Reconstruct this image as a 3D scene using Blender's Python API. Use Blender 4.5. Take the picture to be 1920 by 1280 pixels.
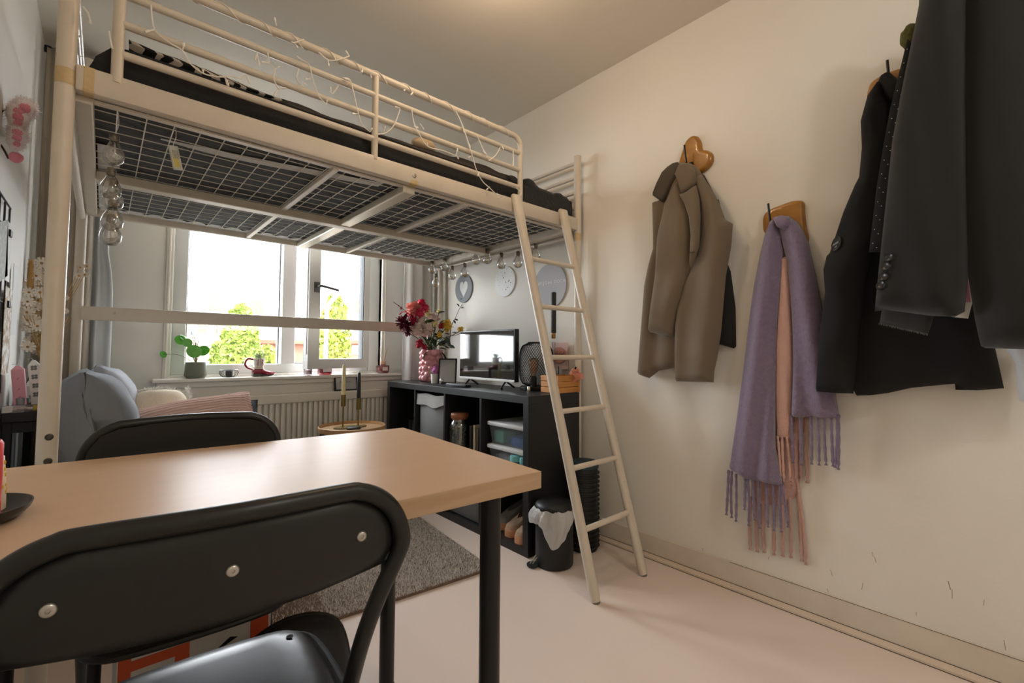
import bpy, bmesh, math, random
import numpy as np
from mathutils import Vector, Matrix, noise
from mathutils.geometry import delaunay_2d_cdt
random.seed(7)
scene = bpy.context.scene
for o in list(bpy.data.objects): bpy.data.objects.remove(o)
COL = scene.collection
PI = math.pi
# ------------------------------------------------------------------ camera
CAM_H = 0.98372
YAW, PITCH, ROLL = (math.radians(a) for a in (41.868, 2.5, -0.357))
FPX, CPY = 856.7, 622.9            # focal length and principal row, in pixels of the 1920x1280 frame
def cam_axes():
    f = Vector((math.sin(YAW)*math.cos(PITCH), math.cos(YAW)*math.cos(PITCH), math.sin(PITCH)))
    r = Vector((math.cos(YAW), -math.sin(YAW), 0)); d = f.cross(r)
    return (math.cos(ROLL)*r + math.sin(ROLL)*d, -math.sin(ROLL)*r + math.cos(ROLL)*d, f)
RX, DN, FW = cam_axes()
cd = bpy.data.cameras.new('camera'); cam = bpy.data.objects.new('camera', cd); COL.objects.link(cam)
m = Matrix((RX, -DN, -FW)).transposed().to_4x4(); m.translation = Vector((0, 0, CAM_H)); cam.matrix_world = m
cd.sensor_width = 36; cd.sensor_fit = 'HORIZONTAL'; cd.lens = 36*FPX/1920; cd.shift_y = (CPY-640)/1920
cd.clip_start = 0.02; cd.clip_end = 300
scene.camera = cam
def W(px, py, x=None, y=None, z=None):
    """point where the line of sight through a photo pixel meets a plane of the room"""
    d = RX*((px-960)/FPX) + DN*((py-CPY)/FPX) + FW
    if x is not None: t = x/d.x
    elif y is not None: t = y/d.y
    else: t = (z-CAM_H)/d.z
    return Vector((0, 0, CAM_H)) + d*t
# ------------------------------------------------------------------ light
wd = bpy.data.worlds.new('sky'); scene.world = wd; wd.use_nodes = True
nt = wd.node_tree; bg = nt.nodes['Background']
bg.inputs[0].default_value = (0.90, 0.95, 1.0, 1); bg.inputs[1].default_value = 20.0
sd = bpy.data.lights.new('sun', 'SUN'); sd.energy = 6.0; sd.angle = math.radians(8); sd.color = (1, .95, .86)
sun = bpy.data.objects.new('sun', sd); COL.objects.link(sun); sun.rotation_euler = (math.radians(-52), 0, math.radians(160))
sun.rotation_euler = Vector((-.35, .75, -.9)).to_track_quat('-Z', 'Y').to_euler()
pd = bpy.data.lights.new('window_portal', 'AREA'); pd.shape = 'RECTANGLE'; pd.size = 1.36; pd.size_y = 1.45; pd.cycles.is_portal = True
po = bpy.data.objects.new('window_portal', pd); COL.objects.link(po); po.location = (0.95, 3.46, 1.58); po.rotation_euler = (math.radians(-90), 0, 0)
scene.view_settings.view_transform = 'Standard'; scene.view_settings.look = 'None'
scene.view_settings.gamma = 1; scene.view_settings.use_curve_mapping = False
scene.view_settings.exposure = 0.42
LAMP_W = 6.0; LAMP_C = (1.0, .77, .54); FILL_W = 15.0; FILL_C = (1.0, .98, .95)
# ------------------------------------------------------------------ materials
MATS = {}
def srgb(c): return tuple(((v/255)/12.92 if v/255 <= .04045 else ((v/255+.055)/1.055)**2.4) for v in c)
def mat(name, rgb, rough=.6, metal=0, bump=None, var=None, spec=.5, sheen=0, trans=0, coat=0, emit=None, alpha=1, stretch=None, lin=False, ior=1.45, sss=0):
    """rgb in 0..255; bump=(scale, strength); var=(scale, amount, rgb2): noise mix; stretch=(sx,sy,sz) of texture space"""
    if name in MATS: return MATS[name]
    m = bpy.data.materials.new(name); m.use_nodes = True; MATS[name] = m
    n = m.node_tree.nodes; l = m.node_tree.links; b = n['Principled BSDF']
    c = rgb if lin else srgb(rgb)
    b.inputs['Base Color'].default_value = (*c, 1); b.inputs['Roughness'].default_value = rough; b.inputs['Metallic'].default_value = metal
    b.inputs['Specular IOR Level'].default_value = spec; b.inputs['IOR'].default_value = ior
    if sheen: b.inputs['Sheen Weight'].default_value = sheen; b.inputs['Sheen Roughness'].default_value = .5
    if trans: b.inputs['Transmission Weight'].default_value = trans
    if coat: b.inputs['Coat Weight'].default_value = coat
    if alpha < 1: b.inputs['Alpha'].default_value = alpha
    if sss:
        b.inputs['Subsurface Weight'].default_value = sss; b.inputs['Subsurface Radius'].default_value = (.02, .02, .02)
    if emit: b.inputs['Emission Color'].default_value = (*srgb(emit[0]), 1); b.inputs['Emission Strength'].default_value = emit[1]
    vec = None
    if bump or var:
        tc = n.new('ShaderNodeTexCoord'); mp = n.new('ShaderNodeMapping'); l.new(tc.outputs['Object'], mp.inputs[0])
        if stretch: mp.inputs['Scale'].default_value = stretch
        vec = mp.outputs[0]
    if bump:
        t = n.new('ShaderNodeTexNoise'); t.inputs['Scale'].default_value = bump[0]; t.inputs['Detail'].default_value = 4; l.new(vec, t.inputs['Vector'])
        bm_ = n.new('ShaderNodeBump'); bm_.inputs['Strength'].default_value = bump[1]; bm_.inputs['Distance'].default_value = bump[2] if len(bump) > 2 else .01
        l.new(t.outputs['Fac'], bm_.inputs['Height']); l.new(bm_.outputs[0], b.inputs['Normal'])
    if var:
        t2 = n.new('ShaderNodeTexNoise'); t2.inputs['Scale'].default_value = var[0]; t2.inputs['Detail'].default_value = 5; l.new(vec, t2.inputs['Vector'])
        rp = n.new('ShaderNodeValToRGB'); rp.color_ramp.elements[0].position = .5-var[1]/2; rp.color_ramp.elements[1].position = .5+var[1]/2
        rp.color_ramp.elements[0].color = (*c, 1); rp.color_ramp.elements[1].color = (*srgb(var[2]), 1)
        l.new(t2.outputs['Fac'], rp.inputs[0]); l.new(rp.outputs[0], b.inputs['Base Color'])
    return m
def glass_mat(name, tint=(255, 255, 255), gloss=.08, rough=0.0):
    """thin clear sheet: lets light straight through and mirrors a little of it"""
    if name in MATS: return MATS[name]
    m = bpy.data.materials.new(name); m.use_nodes = True; MATS[name] = m
    n = m.node_tree.nodes; l = m.node_tree.links; n.remove(n['Principled BSDF'])
    tr = n.new('ShaderNodeBsdfTransparent'); tr.inputs[0].default_value = (*srgb(tint), 1)
    gl = n.new('ShaderNodeBsdfGlossy'); gl.inputs['Roughness'].default_value = rough
    lw = n.new('ShaderNodeLayerWeight'); lw.inputs[0].default_value = .35
    mu = n.new('ShaderNodeMath'); mu.operation = 'MULTIPLY_ADD'; mu.inputs[1].default_value = .6; mu.inputs[2].default_value = gloss
    l.new(lw.outputs['Fresnel'], mu.inputs[0])
    mx = n.new('ShaderNodeMixShader'); l.new(mu.outputs[0], mx.inputs[0]); l.new(tr.outputs[0], mx.inputs[1]); l.new(gl.outputs[0], mx.inputs[2])
    l.new(mx.outputs[0], n['Material Output'].inputs[0]); return m
# ------------------------------------------------------------------ mesh building
class MB:
    def __init__(s): s.v = []; s.f = []; s.mi = []
    def add(s, vs, fs, k=0):
        o = len(s.v); s.v += [Vector(p) for p in vs]; s.f += [tuple(i+o for i in f) for f in fs]; s.mi += [k]*len(fs); return s
    def box(s, a, b, bev=0, M=None, k=0):
        a = Vector(a); b = Vector(b)
        bm = bmesh.new(); bmesh.ops.create_cube(bm, size=1)
        for v in bm.verts: v.co = Vector(((a[i]+b[i])/2 + v.co[i]*(b[i]-a[i]) for i in range(3)))
        if bev: bmesh.ops.bevel(bm, geom=bm.edges[:], offset=bev, segments=2, profile=.5, affect='EDGES')
        return s.bm(bm, M, k)
    def bm(s, bm, M=None, k=0):
        bm.verts.index_update(); o = len(s.v)
        s.v += [(M @ v.co if M else v.co.copy()) for v in bm.verts]
        s.f += [tuple(v.index+o for v in f.verts) for f in bm.faces]; s.mi += [k]*len(bm.faces); bm.free(); return s
    def tube(s, pts, r, seg=10, cap=True, k=0, flat=1.0, up=None):
        pts = [Vector(p) for p in pts]; n = len(pts); o = len(s.v); prev = None
        rs = r if isinstance(r, (list, tuple)) else [r]*n
        for i, p in enumerate(pts):
            t = (pts[min(i+1, n-1)] - pts[max(i-1, 0)])
            if t.length < 1e-9: t = Vector((0, 0, 1))
            t.normalize()
            if prev is None:
                a = Vector(up) if up else (Vector((0, 0, 1)) if abs(t.z) < .9 else Vector((1, 0, 0)))
            else: a = prev
            u = (a - t*a.dot(t))
            if u.length < 1e-6: u = t.orthogonal()
            u.normalize(); prev = u; w = t.cross(u)
            for j in range(seg):
                an = 2*PI*j/seg; s.v.append(p + (u*math.cos(an) + w*math.sin(an)*flat)*rs[i])
        for i in range(n-1):
            for j in range(seg):
                s.f.append((o+i*seg+j, o+i*seg+(j+1) % seg, o+(i+1)*seg+(j+1) % seg, o+(i+1)*seg+j)); s.mi.append(k)
        if cap:
            s.f.append(tuple(o+j for j in range(seg))[::-1]); s.f.append(tuple(o+(n-1)*seg+j for j in range(seg))); s.mi += [k, k]
        return s
    def lathe(s, prof, c=(0, 0, 0), seg=24, k=0, fn=None, M=None, cap=True):
        c = Vector(c); o = len(s.v); n = len(prof)
        for i, (r, z) in enumerate(prof):
            for j in range(seg):
                a = 2*PI*j/seg; rr = r*(fn(a, z) if fn else 1); p = Vector((rr*math.cos(a), rr*math.sin(a), z))
                s.v.append((M @ p if M else p)+c)
        for i in range(n-1):
            for j in range(seg):
                s.f.append((o+i*seg+j, o+i*seg+(j+1) % seg, o+(i+1)*seg+(j+1) % seg, o+(i+1)*seg+j)); s.mi.append(k)
        if cap:
            if prof[0][0] > 1e-5: s.f.append(tuple(o+j for j in range(seg))[::-1]); s.mi.append(k)
            if prof[-1][0] > 1e-5: s.f.append(tuple(o+(n-1)*seg+j for j in range(seg))); s.mi.append(k)
        return s
    def ball(s, c, r, sub=2, sc=(1, 1, 1), M=None, k=0, disp=None):
        bm = bmesh.new(); bmesh.ops.create_icosphere(bm, subdivisions=sub, radius=1)
        for v in bm.verts:
            d = 1+(disp(v.co) if disp else 0); p = Vector((v.co[i]*sc[i]*r*d for i in range(3)))
            v.co = (M @ p if M else p) + Vector(c)
        return s.bm(bm, None, k)
    def prism(s, poly, a, h, k=0):
        """poly: list of 3D points in order (planar), extruded by vector h"""
        h = Vector(h); n = len(poly); P = [Vector(p) for p in poly]
        return s.add(P+[p+h for p in P], [tuple(range(n))[::-1], tuple(range(n, 2*n))]+[(i, (i+1) % n, n+(i+1) % n, n+i) for i in range(n)], k)
    def quad(s, a, b, c, d, k=0): return s.add([a, b, c, d], [(0, 1, 2, 3)], k)
    def build(s, name, m, parent=None, smooth=False, loc=None, angle=None):
        me = bpy.data.meshes.new(name)
        if parent is not None: off = base_of(parent)
        elif loc is not None: off = Vector(loc)
        else:
            xs = [v.x for v in s.v]; ys = [v.y for v in s.v]; zs = [v.z for v in s.v]
            off = Vector(((min(xs)+max(xs))/2, (min(ys)+max(ys))/2, min(zs)))
        me.from_pydata([v-off for v in s.v], [], s.f)
        ms = m if isinstance(m, (list, tuple)) else [m]
        for q in ms: me.materials.append(q)
        if len(ms) > 1: me.polygons.foreach_set('material_index', s.mi)
        bm = bmesh.new(); bm.from_mesh(me); bmesh.ops.recalc_face_normals(bm, faces=bm.faces); bm.to_mesh(me); bm.free()
        if smooth:
            me.polygons.foreach_set('use_smooth', [True]*len(me.polygons))
            if angle is None: angle = 40
            me.set_sharp_from_angle(angle=math.radians(angle))
        o = bpy.data.objects.new(name, me); COL.objects.link(o)
        if parent is not None: o.parent = parent
        else: o.location = off
        return o
def base_of(o):
    if o.get('_local'): return Vector((0, 0, 0))
    p = Vector(o.location)
    while o.parent: o = o.parent; p = p + Vector(o.location) if not o.get('_local') else Vector((0, 0, 0))
    return p
def tag(o, label, cat, group=None):
    o['label'] = label; o['category'] = cat
    if group: o['group'] = group
    return o
def thing(name, label, cat, loc, rotz=0, group=None):
    o = bpy.data.objects.new(name, None); COL.objects.link(o); o.empty_display_size = .05
    o.location = loc; o.rotation_euler = (0, 0, rotz); return tag(o, label, cat, group)
LOCALS = set()
def local_thing(name, label, cat, loc, rotz=0, group=None):
    """parts of this thing are written in its own frame"""
    o = thing(name, label, cat, loc, rotz, group); o['_local'] = 1; LOCALS.add(o); return o
def struct(o): o['kind'] = 'structure'; return o
def copy_tree(o, parent=None):
    c = o.copy(); COL.objects.link(c); c.parent = parent
    for ch in o.children: copy_tree(ch, c)
    return c
def arc(c, r, a0, a1, n, ax=(1, 0, 0), ay=(0, 0, 1)):
    ax = Vector(ax); ay = Vector(ay); c = Vector(c)
    return [c + ax*(r*math.cos(a0+(a1-a0)*i/n)) + ay*(r*math.sin(a0+(a1-a0)*i/n)) for i in range(n+1)]
def bez(pts, n=8):
    """smooth curve through points (Catmull-Rom)"""
    P = [Vector(p) for p in pts]; out = []
    for i in range(len(P)-1):
        a = P[max(i-1, 0)]; b = P[i]; c = P[i+1]; d = P[min(i+2, len(P)-1)]
        for j in range(n):
            t = j/n; out.append(.5*((2*b)+(c-a)*t+(2*a-5*b+4*c-d)*t*t+(-a+3*b-3*c+d)*t**3))
    out.append(P[-1]); return out
def sheet(outline, edge, thick, to3, s=.02, fold=None, back=True):
    """a soft closed body over a 2D outline: full in the middle, thin at the rim. to3(u, v, h) gives the 3D point"""
    P = [Vector(p[:2]) for p in outline]; pts = []
    for i, p in enumerate(P):
        q = P[(i+1) % len(P)]; n = max(1, int((q-p).length/s))
        pts += [p.lerp(q, j/n) for j in range(n)]
    nb = len(pts); A = np.array([(p.x, p.y) for p in pts]); B = np.roll(A, -1, 0)
    def dist(Q):
        d = B-A; L = (d**2).sum(1)+1e-12
        t = np.clip(((Q[:, None]-A[None])*d[None]).sum(2)/L, 0, 1)
        return np.sqrt(((A[None]+t[..., None]*d[None]-Q[:, None])**2).sum(2)).min(1)
    x0, y0 = A.min(0); x1, y1 = A.max(0); g = []
    yy = y0; row = 0
    while yy < y1:
        xx = x0+(s/2 if row % 2 else 0)
        while xx < x1: g.append((xx, yy)); xx += s
        yy += s*.87; row += 1
    if g:
        T = np.roll(A, -1, 0)-np.roll(A, 1, 0); T /= np.linalg.norm(T, axis=1)[:, None]+1e-9; N_ = np.stack([-T[:, 1], T[:, 0]], 1)
        if ((A*np.roll(B, 0, 0)[:, ::-1]*np.array([1, -1])).sum()) < 0: N_ = -N_
        G = np.array(g); G = G[dist(G) > s*1.5]
        for off in (.3, 1.0):
            R_ = A+N_*s*off; G = np.concatenate([G, R_[dist(R_) > s*off*.9]])
        inside = np.zeros(len(G), bool); j = nb-1
        for i in range(nb):
            c = ((A[i, 1] > G[:, 1]) != (A[j, 1] > G[:, 1])) & (G[:, 0] < (A[j, 0]-A[i, 0])*(G[:, 1]-A[i, 1])/(A[j, 1]-A[i, 1]+1e-12)+A[i, 0])
            inside ^= c; j = i
        pts += [Vector(p) for p in G[inside]]
    vs, _, fs, _, _, _ = delaunay_2d_cdt(pts, [(i, (i+1) % nb) for i in range(nb)], [], 1, 1e-6)
    Q = np.array([(v.x, v.y) for v in vs]); D = dist(Q); M = MB(); front = []; bk = []
    for v, d in zip(vs, D):
        t = min(d/edge, 1); h = thick*math.sqrt(max(0, 1-(1-t)**2))
        if fold: h += fold(v.x, v.y, d)*min(1, d/(edge*.6))
        front.append(len(M.v)); M.v.append(to3(v.x, v.y, h))
        if back and d < 1e-5: bk.append(front[-1])
        elif back: bk.append(len(M.v)); M.v.append(to3(v.x, v.y, 0))
    for f in fs:
        M.f.append(tuple(front[i] for i in f)); M.mi.append(0)
        if back and not all(front[i] == bk[i] for i in f): M.f.append(tuple(bk[i] for i in f)[::-1]); M.mi.append(0)
    return M
def text(body, name, size, M, m, parent, ext=.0005, align='CENTER', spc=1.0):
    c = bpy.data.curves.new(name, 'FONT'); c.body = body; c.size = size; c.extrude = ext; c.align_x = align; c.align_y = 'CENTER'; c.space_character = spc
    t = bpy.data.objects.new(name, c); COL.objects.link(t); dg = bpy.context.evaluated_depsgraph_get(); dg.update()
    me = bpy.data.meshes.new_from_object(t.evaluated_get(dg)); bpy.data.objects.remove(t)
    off = base_of(parent); 
    me.transform(Matrix.Translation(-off) @ M); me.materials.clear(); me.materials.append(m)
    o = bpy.data.objects.new(name, me); COL.objects.link(o); o.parent = parent; return o
def on_wall_x(p):   # text frame for the right-hand wall, read from the room: u runs along -y, v up, normal -x
    return Matrix(((0, 0, -1, p[0]), (-1, 0, 0, p[1]), (0, 1, 0, p[2]), (0, 0, 0, 1)))
def nz(x, y=0, z=0, s=1): return noise.noise(Vector((x*s, y*s, z*s)))
# ------------------------------------------------------------------ the room
XL, XR, YN, YF, ZC = -0.27, 2.02, -1.7, 3.35, 2.545
M_wall = mat('wall_paint', (236, 231, 221), .75, bump=(90, .12, .004), var=(3, .7, (231, 226, 215)))
M_wallL = mat('wall_paint_left', (234, 231, 224), .75, bump=(60, .12, .004))
M_ceil = mat('ceiling_paint', (228, 219, 205), .85, bump=(60, .08, .003))
M_floor = mat('floor_laminate', (234, 218, 207), .42, var=(5, .8, (227, 210, 198)), bump=(40, .03, .003), stretch=(1, .12, 1))
M_trim = mat('white_gloss_paint', (228, 224, 214), .4)
M_base = mat('baseboard_paint', (224, 214, 198), .5, var=(9, .5, (214, 203, 186)))
M_win = mat('window_pvc', (216, 217, 214), .35)
M_dark = mat('dark_joint', (92, 78, 64), .8)
fl = MB().box((XL-.1, YN-.1, -.12), (XR+.1, YF+.25, 0)).build('floor', M_floor, loc=(.9, 1, 0)); struct(fl)
struct(MB().box((XL-.1, YN-.1, ZC), (XR+.1, YF+.25, ZC+.1)).build('ceiling', M_ceil))
struct(MB().box((XR, YN-.1, 0), (XR+.1, YF+.25, ZC)).build('wall_right', M_wall))
struct(MB().box((XL-.1, YN-.1, 0), (XL, YF+.25, ZC)).build('wall_left', M_wallL))
struct(MB().box((XL, YN-.1, 0), (XR, YN, ZC)).build('wall_near', M_wall))
WX0, WX1, WZ0, WZ1 = .30, 1.62, .835, 2.32
wf = MB()
wf.box((XL, YF, 0), (WX0, YF+.16, ZC)).box((WX1, YF, 0), (XR, YF+.16, ZC)).box((WX0, YF, 0), (WX1, YF+.16, WZ0)).box((WX0, YF, WZ1), (WX1, YF+.16, ZC))
struct(wf.build('wall_far', M_wallL))
# scuffed baseboard along the coat wall with its floor strip
bb = struct(MB().box((XR-.014, YN, 0), (XR, 1.57, .105), .002).build('baseboard_right', M_base))
struct(MB().prism([(XR-.014, YN, .001), (XR-.036, YN, .001), (XR-.034, YN, .008), (XR-.014, YN, .02)], None, (0, 3.28, 0)).build('trim_1', mat('floor_strip', (214, 196, 176), .5)))
jt = MB()
jt.box((XR-.0150, -.2, .1035), (XR-.0135, .85, .1048)).box((XR-.0385, -1, .0005), (XR-.0365, 1.57, .0022)).box((XR-.0165, -1, .019), (XR-.0145, 1.57, .0205))
jt.build('joint_line', M_dark, bb)
sc = MB()
for i in range(14):
    y = random.uniform(-.1, 1.0); z = random.uniform(.1, .33); a = random.uniform(-.3, .3); L = random.uniform(.005, .016)
    sc.box((-.0004, -.0006, -L), (.0004, .0006, L), M=Matrix.Translation((XR-.0002, y, z)) @ Matrix.Rotation(a, 4, 'X'))
p1 = W(1780, 1097, x=XR); sc.box((-.0005, -.001, -.013), (.0005, .001, .013), M=Matrix.Translation(p1) @ Matrix.Rotation(-.2, 4, 'X'))
sc.build('scuff', mat('scuff_mark', (150, 130, 108), .8), bpy.data.objects['wall_right'])
# window: fixed pane on the left, an inward-opened casement on the right
win = thing('window_1', 'white framed double window', 'window', (.96, YF+.05, WZ0)); struct(win)
for k in ('label', 'category'): del win[k]
y0, y1 = YF+.03, YF+.11
M_glass = glass_mat('window_glass')
def outside_dark(o):   # the street side of the frames is painted dark red
    o.data.materials.append(mat('frame_outside_red', (66, 26, 26), .5))
    for p in o.data.polygons:
        if p.normal.y > .5: p.material_index = 1
    return o
fr = MB()
fr.box((WX0, y0, WZ0), (.375, y1, WZ1), .004).box((1.53, y0, WZ0), (WX1, y1, WZ1), .004).box((.375, y0, WZ0), (1.53, y1, .895), .004).box((.375, y0, 2.25), (1.53, y1, WZ1), .004)
outside_dark(fr.build('window_frame', M_win, win))
outside_dark(MB().box((.90, y0-.045, .895), (.985, y1, 2.25), .004).build('mullion', M_win, win))
MB().box((.375, y0+.03, .895), (.90, y0+.036, 2.25)).build('pane', M_glass, win)
sl = MB(); 
for a, b in (((.375, y0+.024, .895), (.381, y0+.03, 2.25)), ((.894, y0+.024, .895), (.9, y0+.03, 2.25)), ((1.524, y0+.02, .895), (1.53, y0+.05, 2.25)), ((.985, y0+.02, .895), (1.53, y0+.05, .903))): sl.box(a, b)
sl.build('rubber_seal', mat('seal_rubber', (70, 72, 74), .6), win)
# reveal and casing
cs = MB(); cs.box((.262, YF-.02, .80), (.30, YF+.04, 2.36), .005).box((1.62, YF-.02, .80), (1.655, YF+.04, 2.36), .005).box((.262, YF-.02, 2.32), (1.655, YF+.04, 2.36), .005)
cs.box((.272, YF-.028, .80), (.284, YF-.015, 2.36), .003).box((1.64, YF-.028, .80), (1.65, YF-.015, 2.36), .003)
struct(cs.build('trim_2', M_trim))
# sill with moulding under it
si = MB(); si.box((.215, 3.235, .797), (1.80, YF+.04, .818), .006).box((.235, 3.262, .765), (1.80, YF+.02, .797), .004).box((.245, 3.285, .70), (1.80, YF+.01, .765), .004).box((.245, 3.295, .60), (1.80, YF, .70), .003)
struct(si.build('trim_3', M_trim))
# casement, hinged on the right
h = Vector((1.50, y0-.003, 0)); hw = .505; ang = math.radians(15)
def sash(u, v, d): # u from the hinge towards the free edge, d towards the room
    return Vector((h.x - u*math.cos(ang) + d*math.sin(ang), h.y - u*math.sin(ang) - d*math.cos(ang)*1, v))
def sbox(mb, u0, u1, v0, v1, d0, d1):
    P = [sash(u, v, d) for u in (u0, u1) for v in (v0, v1) for d in (d0, d1)]
    mb.add(P, [(0, 1, 3, 2), (4, 6, 7, 5), (0, 4, 5, 1), (2, 3, 7, 6), (0, 2, 6, 4), (1, 5, 7, 3)])
    return mb
sz0, sz1 = .862, 2.27
sa = MB(); sbox(sa, 0, .05, sz0, sz1, 0, .055); sbox(sa, hw-.085, hw, sz0, sz1, 0, .055); sbox(sa, .05, hw-.085, sz0, sz0+.068, 0, .055); sbox(sa, .05, hw-.085, sz1-.068, sz1, 0, .055)
sao = outside_dark(sa.build('casement', M_win, win))
sbox(MB(), .05, hw-.085, sz0+.068, sz1-.068, .025, .031).build('pane', M_glass, sao)
g = MB(); sbox(g, .05, .056, sz0+.068, sz1-.068, .0, .05); g.build('rubber_seal', MATS['seal_rubber'], sao)
M_han = mat('handle_grey', (120, 120, 118), .35, metal=.6)
hn = MB(); sbox(hn, hw-.07, hw-.035, 1.385, 1.455, .055, .066)
hp = [sash(hw-.052, 1.425, .06), sash(hw-.052, 1.425, .10), sash(hw-.075, 1.424, .108), sash(hw-.19, 1.41, .108)]
hn.tube(bez(hp, 5), [.011]*6+[.0095]*10, 10, flat=.8); hn.build('handle', M_han, sao, smooth=True)
st = MB(); sbox(st, hw-.005, hw+.006, sz0+.1, sz1-.1, .02, .04); st.build('lock_strip', mat('lock_metal', (205, 205, 205), .3, metal=.7), sao)
# radiator under the sill, rib by rib
rad = thing('radiator', 'cream panel radiator with upright ribs under the window sill', 'radiator', (1.03, 3.26, .12))
M_rad = mat('radiator_enamel', (225, 219, 204), .4)
MB().box((.34, 3.225, .64), (1.665, 3.30, .702), .008).build('top_cover', M_rad, rad)
MB().box((.36, 3.255, .12), (1.655, 3.29, .66)).build('panel', M_rad, rad)
rb0 = None
for i in range(37):
    x = .378+i*.0345
    o = MB().box((x-.0125, 3.236, .135), (x+.0125, 3.262, .642), .007).build('rib', M_rad, rad, smooth=True)
MB().box((.36, 3.238, .12), (1.655, 3.258, .135)).build('bottom_rail', M_rad, rad)
MB().lathe([(.011, 0), (.011, .03), (.008, .034)], (.385, 3.235, .68), 12, M=Matrix.Rotation(PI/2, 4, 'Y')).build('valve', mat('valve_white', (235, 230, 220), .4), rad, smooth=True)
# ------------------------------------------------------------------ loft bed
M_bed = mat('white_powder_coat', (212, 202, 186), .38, var=(14, .35, (207, 196, 179)))
BX0, BX1, BY0, BY1, BZ = -.095, 1.97, 1.65, 3.05, 1.70
bed = thing('loft_bed', 'white metal loft bed with wire mesh base and tubular guard rail', 'bed', (.94, 2.35, 0))
for x in (BX0, BX1):
    for y in (BY0, BY1):
        top = 2.42 if (x == BX0) else 2.09
        p = MB().tube([(x, y, 0), (x, y, top)], .0205, 20).build('post', M_bed, bed, smooth=True)
        if x == BX1: MB().lathe([(.021, 0), (.021, .004), (.017, .007)], (x, y, top), 16).build('cap', M_bed, p, smooth=True)
        if y == BY0:
            M_tape = mat('yellowed_tape', (205, 182, 140), .45, var=(40, .5, (193, 166, 118)))
            MB().lathe([(.0212, 0), (.0212, .042)], (x, y, 1.672 if x < 0 else 1.61), 20, cap=False).build('tape', M_tape, p, smooth=True)
        if x == BX0 and y == BY0:
            for z in (.705, .765):
                b_ = MB().lathe([(.0085, 0), (.0085, .002), (.006, .0028), (.0048, .0012), (0, .0012)], (x+.004, y-.0195, z), 14, M=Matrix.Rotation(PI/2, 4, 'X')).build('bolt', mat('zinc_dark', (92, 88, 80), .4, metal=.8), p, smooth=True)
fr_ = MB().box((BX0+.018, 1.632, 1.664), (BX1-.018, 1.668, 1.735), .008)
rail = fr_.build('side_rail', M_bed, bed, smooth=True)
MB().box((BX0+.018, 3.032, 1.645), (BX1-.018, 3.062, 1.735), .006).build('side_rail', M_bed, bed, smooth=True)
MB().box((BX0+.028, 1.6312, 1.6632), (BX0+.062, 1.6688, 1.7358), .008).build('tape', MATS['yellowed_tape'], rail)
MB().box((.905, 1.6312, 1.6625), (.945, 1.6688, 1.685), .006).build('tape', MATS['yellowed_tape'], rail)
for x in (.923,): MB().lathe([(.009, 0), (.009, .003), (.006, .004), (0, .004)], (x, 1.632, 1.70), 14, M=Matrix.Rotation(PI/2, 4, 'X')).build('bolt', mat('zinc', (175, 168, 155), .35, metal=.8), rail, smooth=True)
# inner lips of the frame (flat steel seen from below)
MB().box((BX0+.04, 1.668, 1.658), (BX1-.04, 1.69, 1.664)).build('inner_lip', M_bed, bed)
MB().box((BX0+.015, 1.67, 1.648), (BX0+.055, 3.03, 1.69), .004).build('end_rail', M_bed, bed)
MB().box((BX1-.10, 1.67, 1.642), (BX1-.045, 3.03, 1.69), .004).build('end_rail', M_bed, bed)
MB().tube([(1.925, 1.66, 1.625), (1.925, 3.03, 1.625)], .009, 10).build('end_tube', M_bed, bed, smooth=True)
MB().tube([(BX0+.0, 1.66, 1.63), (BX0+.0, 3.03, 1.63)], .013, 10).build('end_tube', M_bed, bed, smooth=True)
MB().box((-.04, 2.325, 1.628), (1.90, 2.385, 1.664), .004).build('centre_beam', M_bed, bed)
MB().box((.892, 1.665, 1.632), (.947, 3.035, 1.666), .005).build('cross_beam', mat('bare_steel', (214, 205, 186), .35, metal=.35), bed)
for x in (.62, 1.215): MB().box((x-.011, 1.67, 1.648), (x+.011, 3.03, 1.668), .003).build('cross_bar', M_bed, bed)
M_wire = mat('white_wire', (226, 220, 206), .35)
wy = MB().tube([(0, 1.672, 1.673), (0, 3.03, 1.673)], .0018, 6)
proto = None
for i in range(29):
    x = .01+i*.0667
    if proto is None: proto = wy.build('mesh_wire', M_wire, bed); 
    else:
        o = proto.copy(); COL.objects.link(o); o.parent = bed
        proto_x = x; o.location = (x-.01, 0, 0)
proto.location = (0, 0, 0); 
for v in proto.data.vertices: v.co.x += .01
proto = None
for i in range(19):
    y = 1.674+i*.0733
    if proto is None: proto = MB().tube([(-.045, y, 1.669), (1.90, y, 1.669)], .0016, 6).build('mesh_wire', M_wire, bed)
    else: o = proto.copy(); COL.objects.link(o); o.parent = bed; o.location = (0, i*.0733, 0)
# guard rail
gz = (1.80, 1.887, 1.972); gt = 2.052; gy = 1.642
pth = [(.005, gy, 1.715)] + [(.005, gy, gt-.05)] + arc((.055, gy, gt-.05), .05, PI, PI/2, 6) + arc((1.470, gy, gt-.05), .05, PI/2, 0, 6) + [(1.520, gy, 1.715)]
gd = MB().tube(pth, .0135, 14).build('guard_rail', M_bed, bed, smooth=True)
for z in gz: MB().tube([(.005, gy, z), (1.52, gy, z)], .0115, 12).build('guard_bar', M_bed, bed, smooth=True)
MB().tube([(.755, gy, 1.72), (.755, gy, gt)], .0125, 12).build('guard_post', M_bed, bed, smooth=True)
for x, ys in ((BX1, (BY0, BY1)), (BX0, (BY0, BY1))):
    for z in (1.80, 1.89, 1.975, 2.06): MB().tube([(x, ys[0], z), (x, ys[1], z)], .0105, 10).build('end_bar', M_bed, bed, smooth=True)
for z in (1.80, 1.975): MB().tube([(BX0, BY1, z), (BX1, BY1, z)], .0105, 10).build('guard_bar', M_bed, bed, smooth=True)
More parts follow.
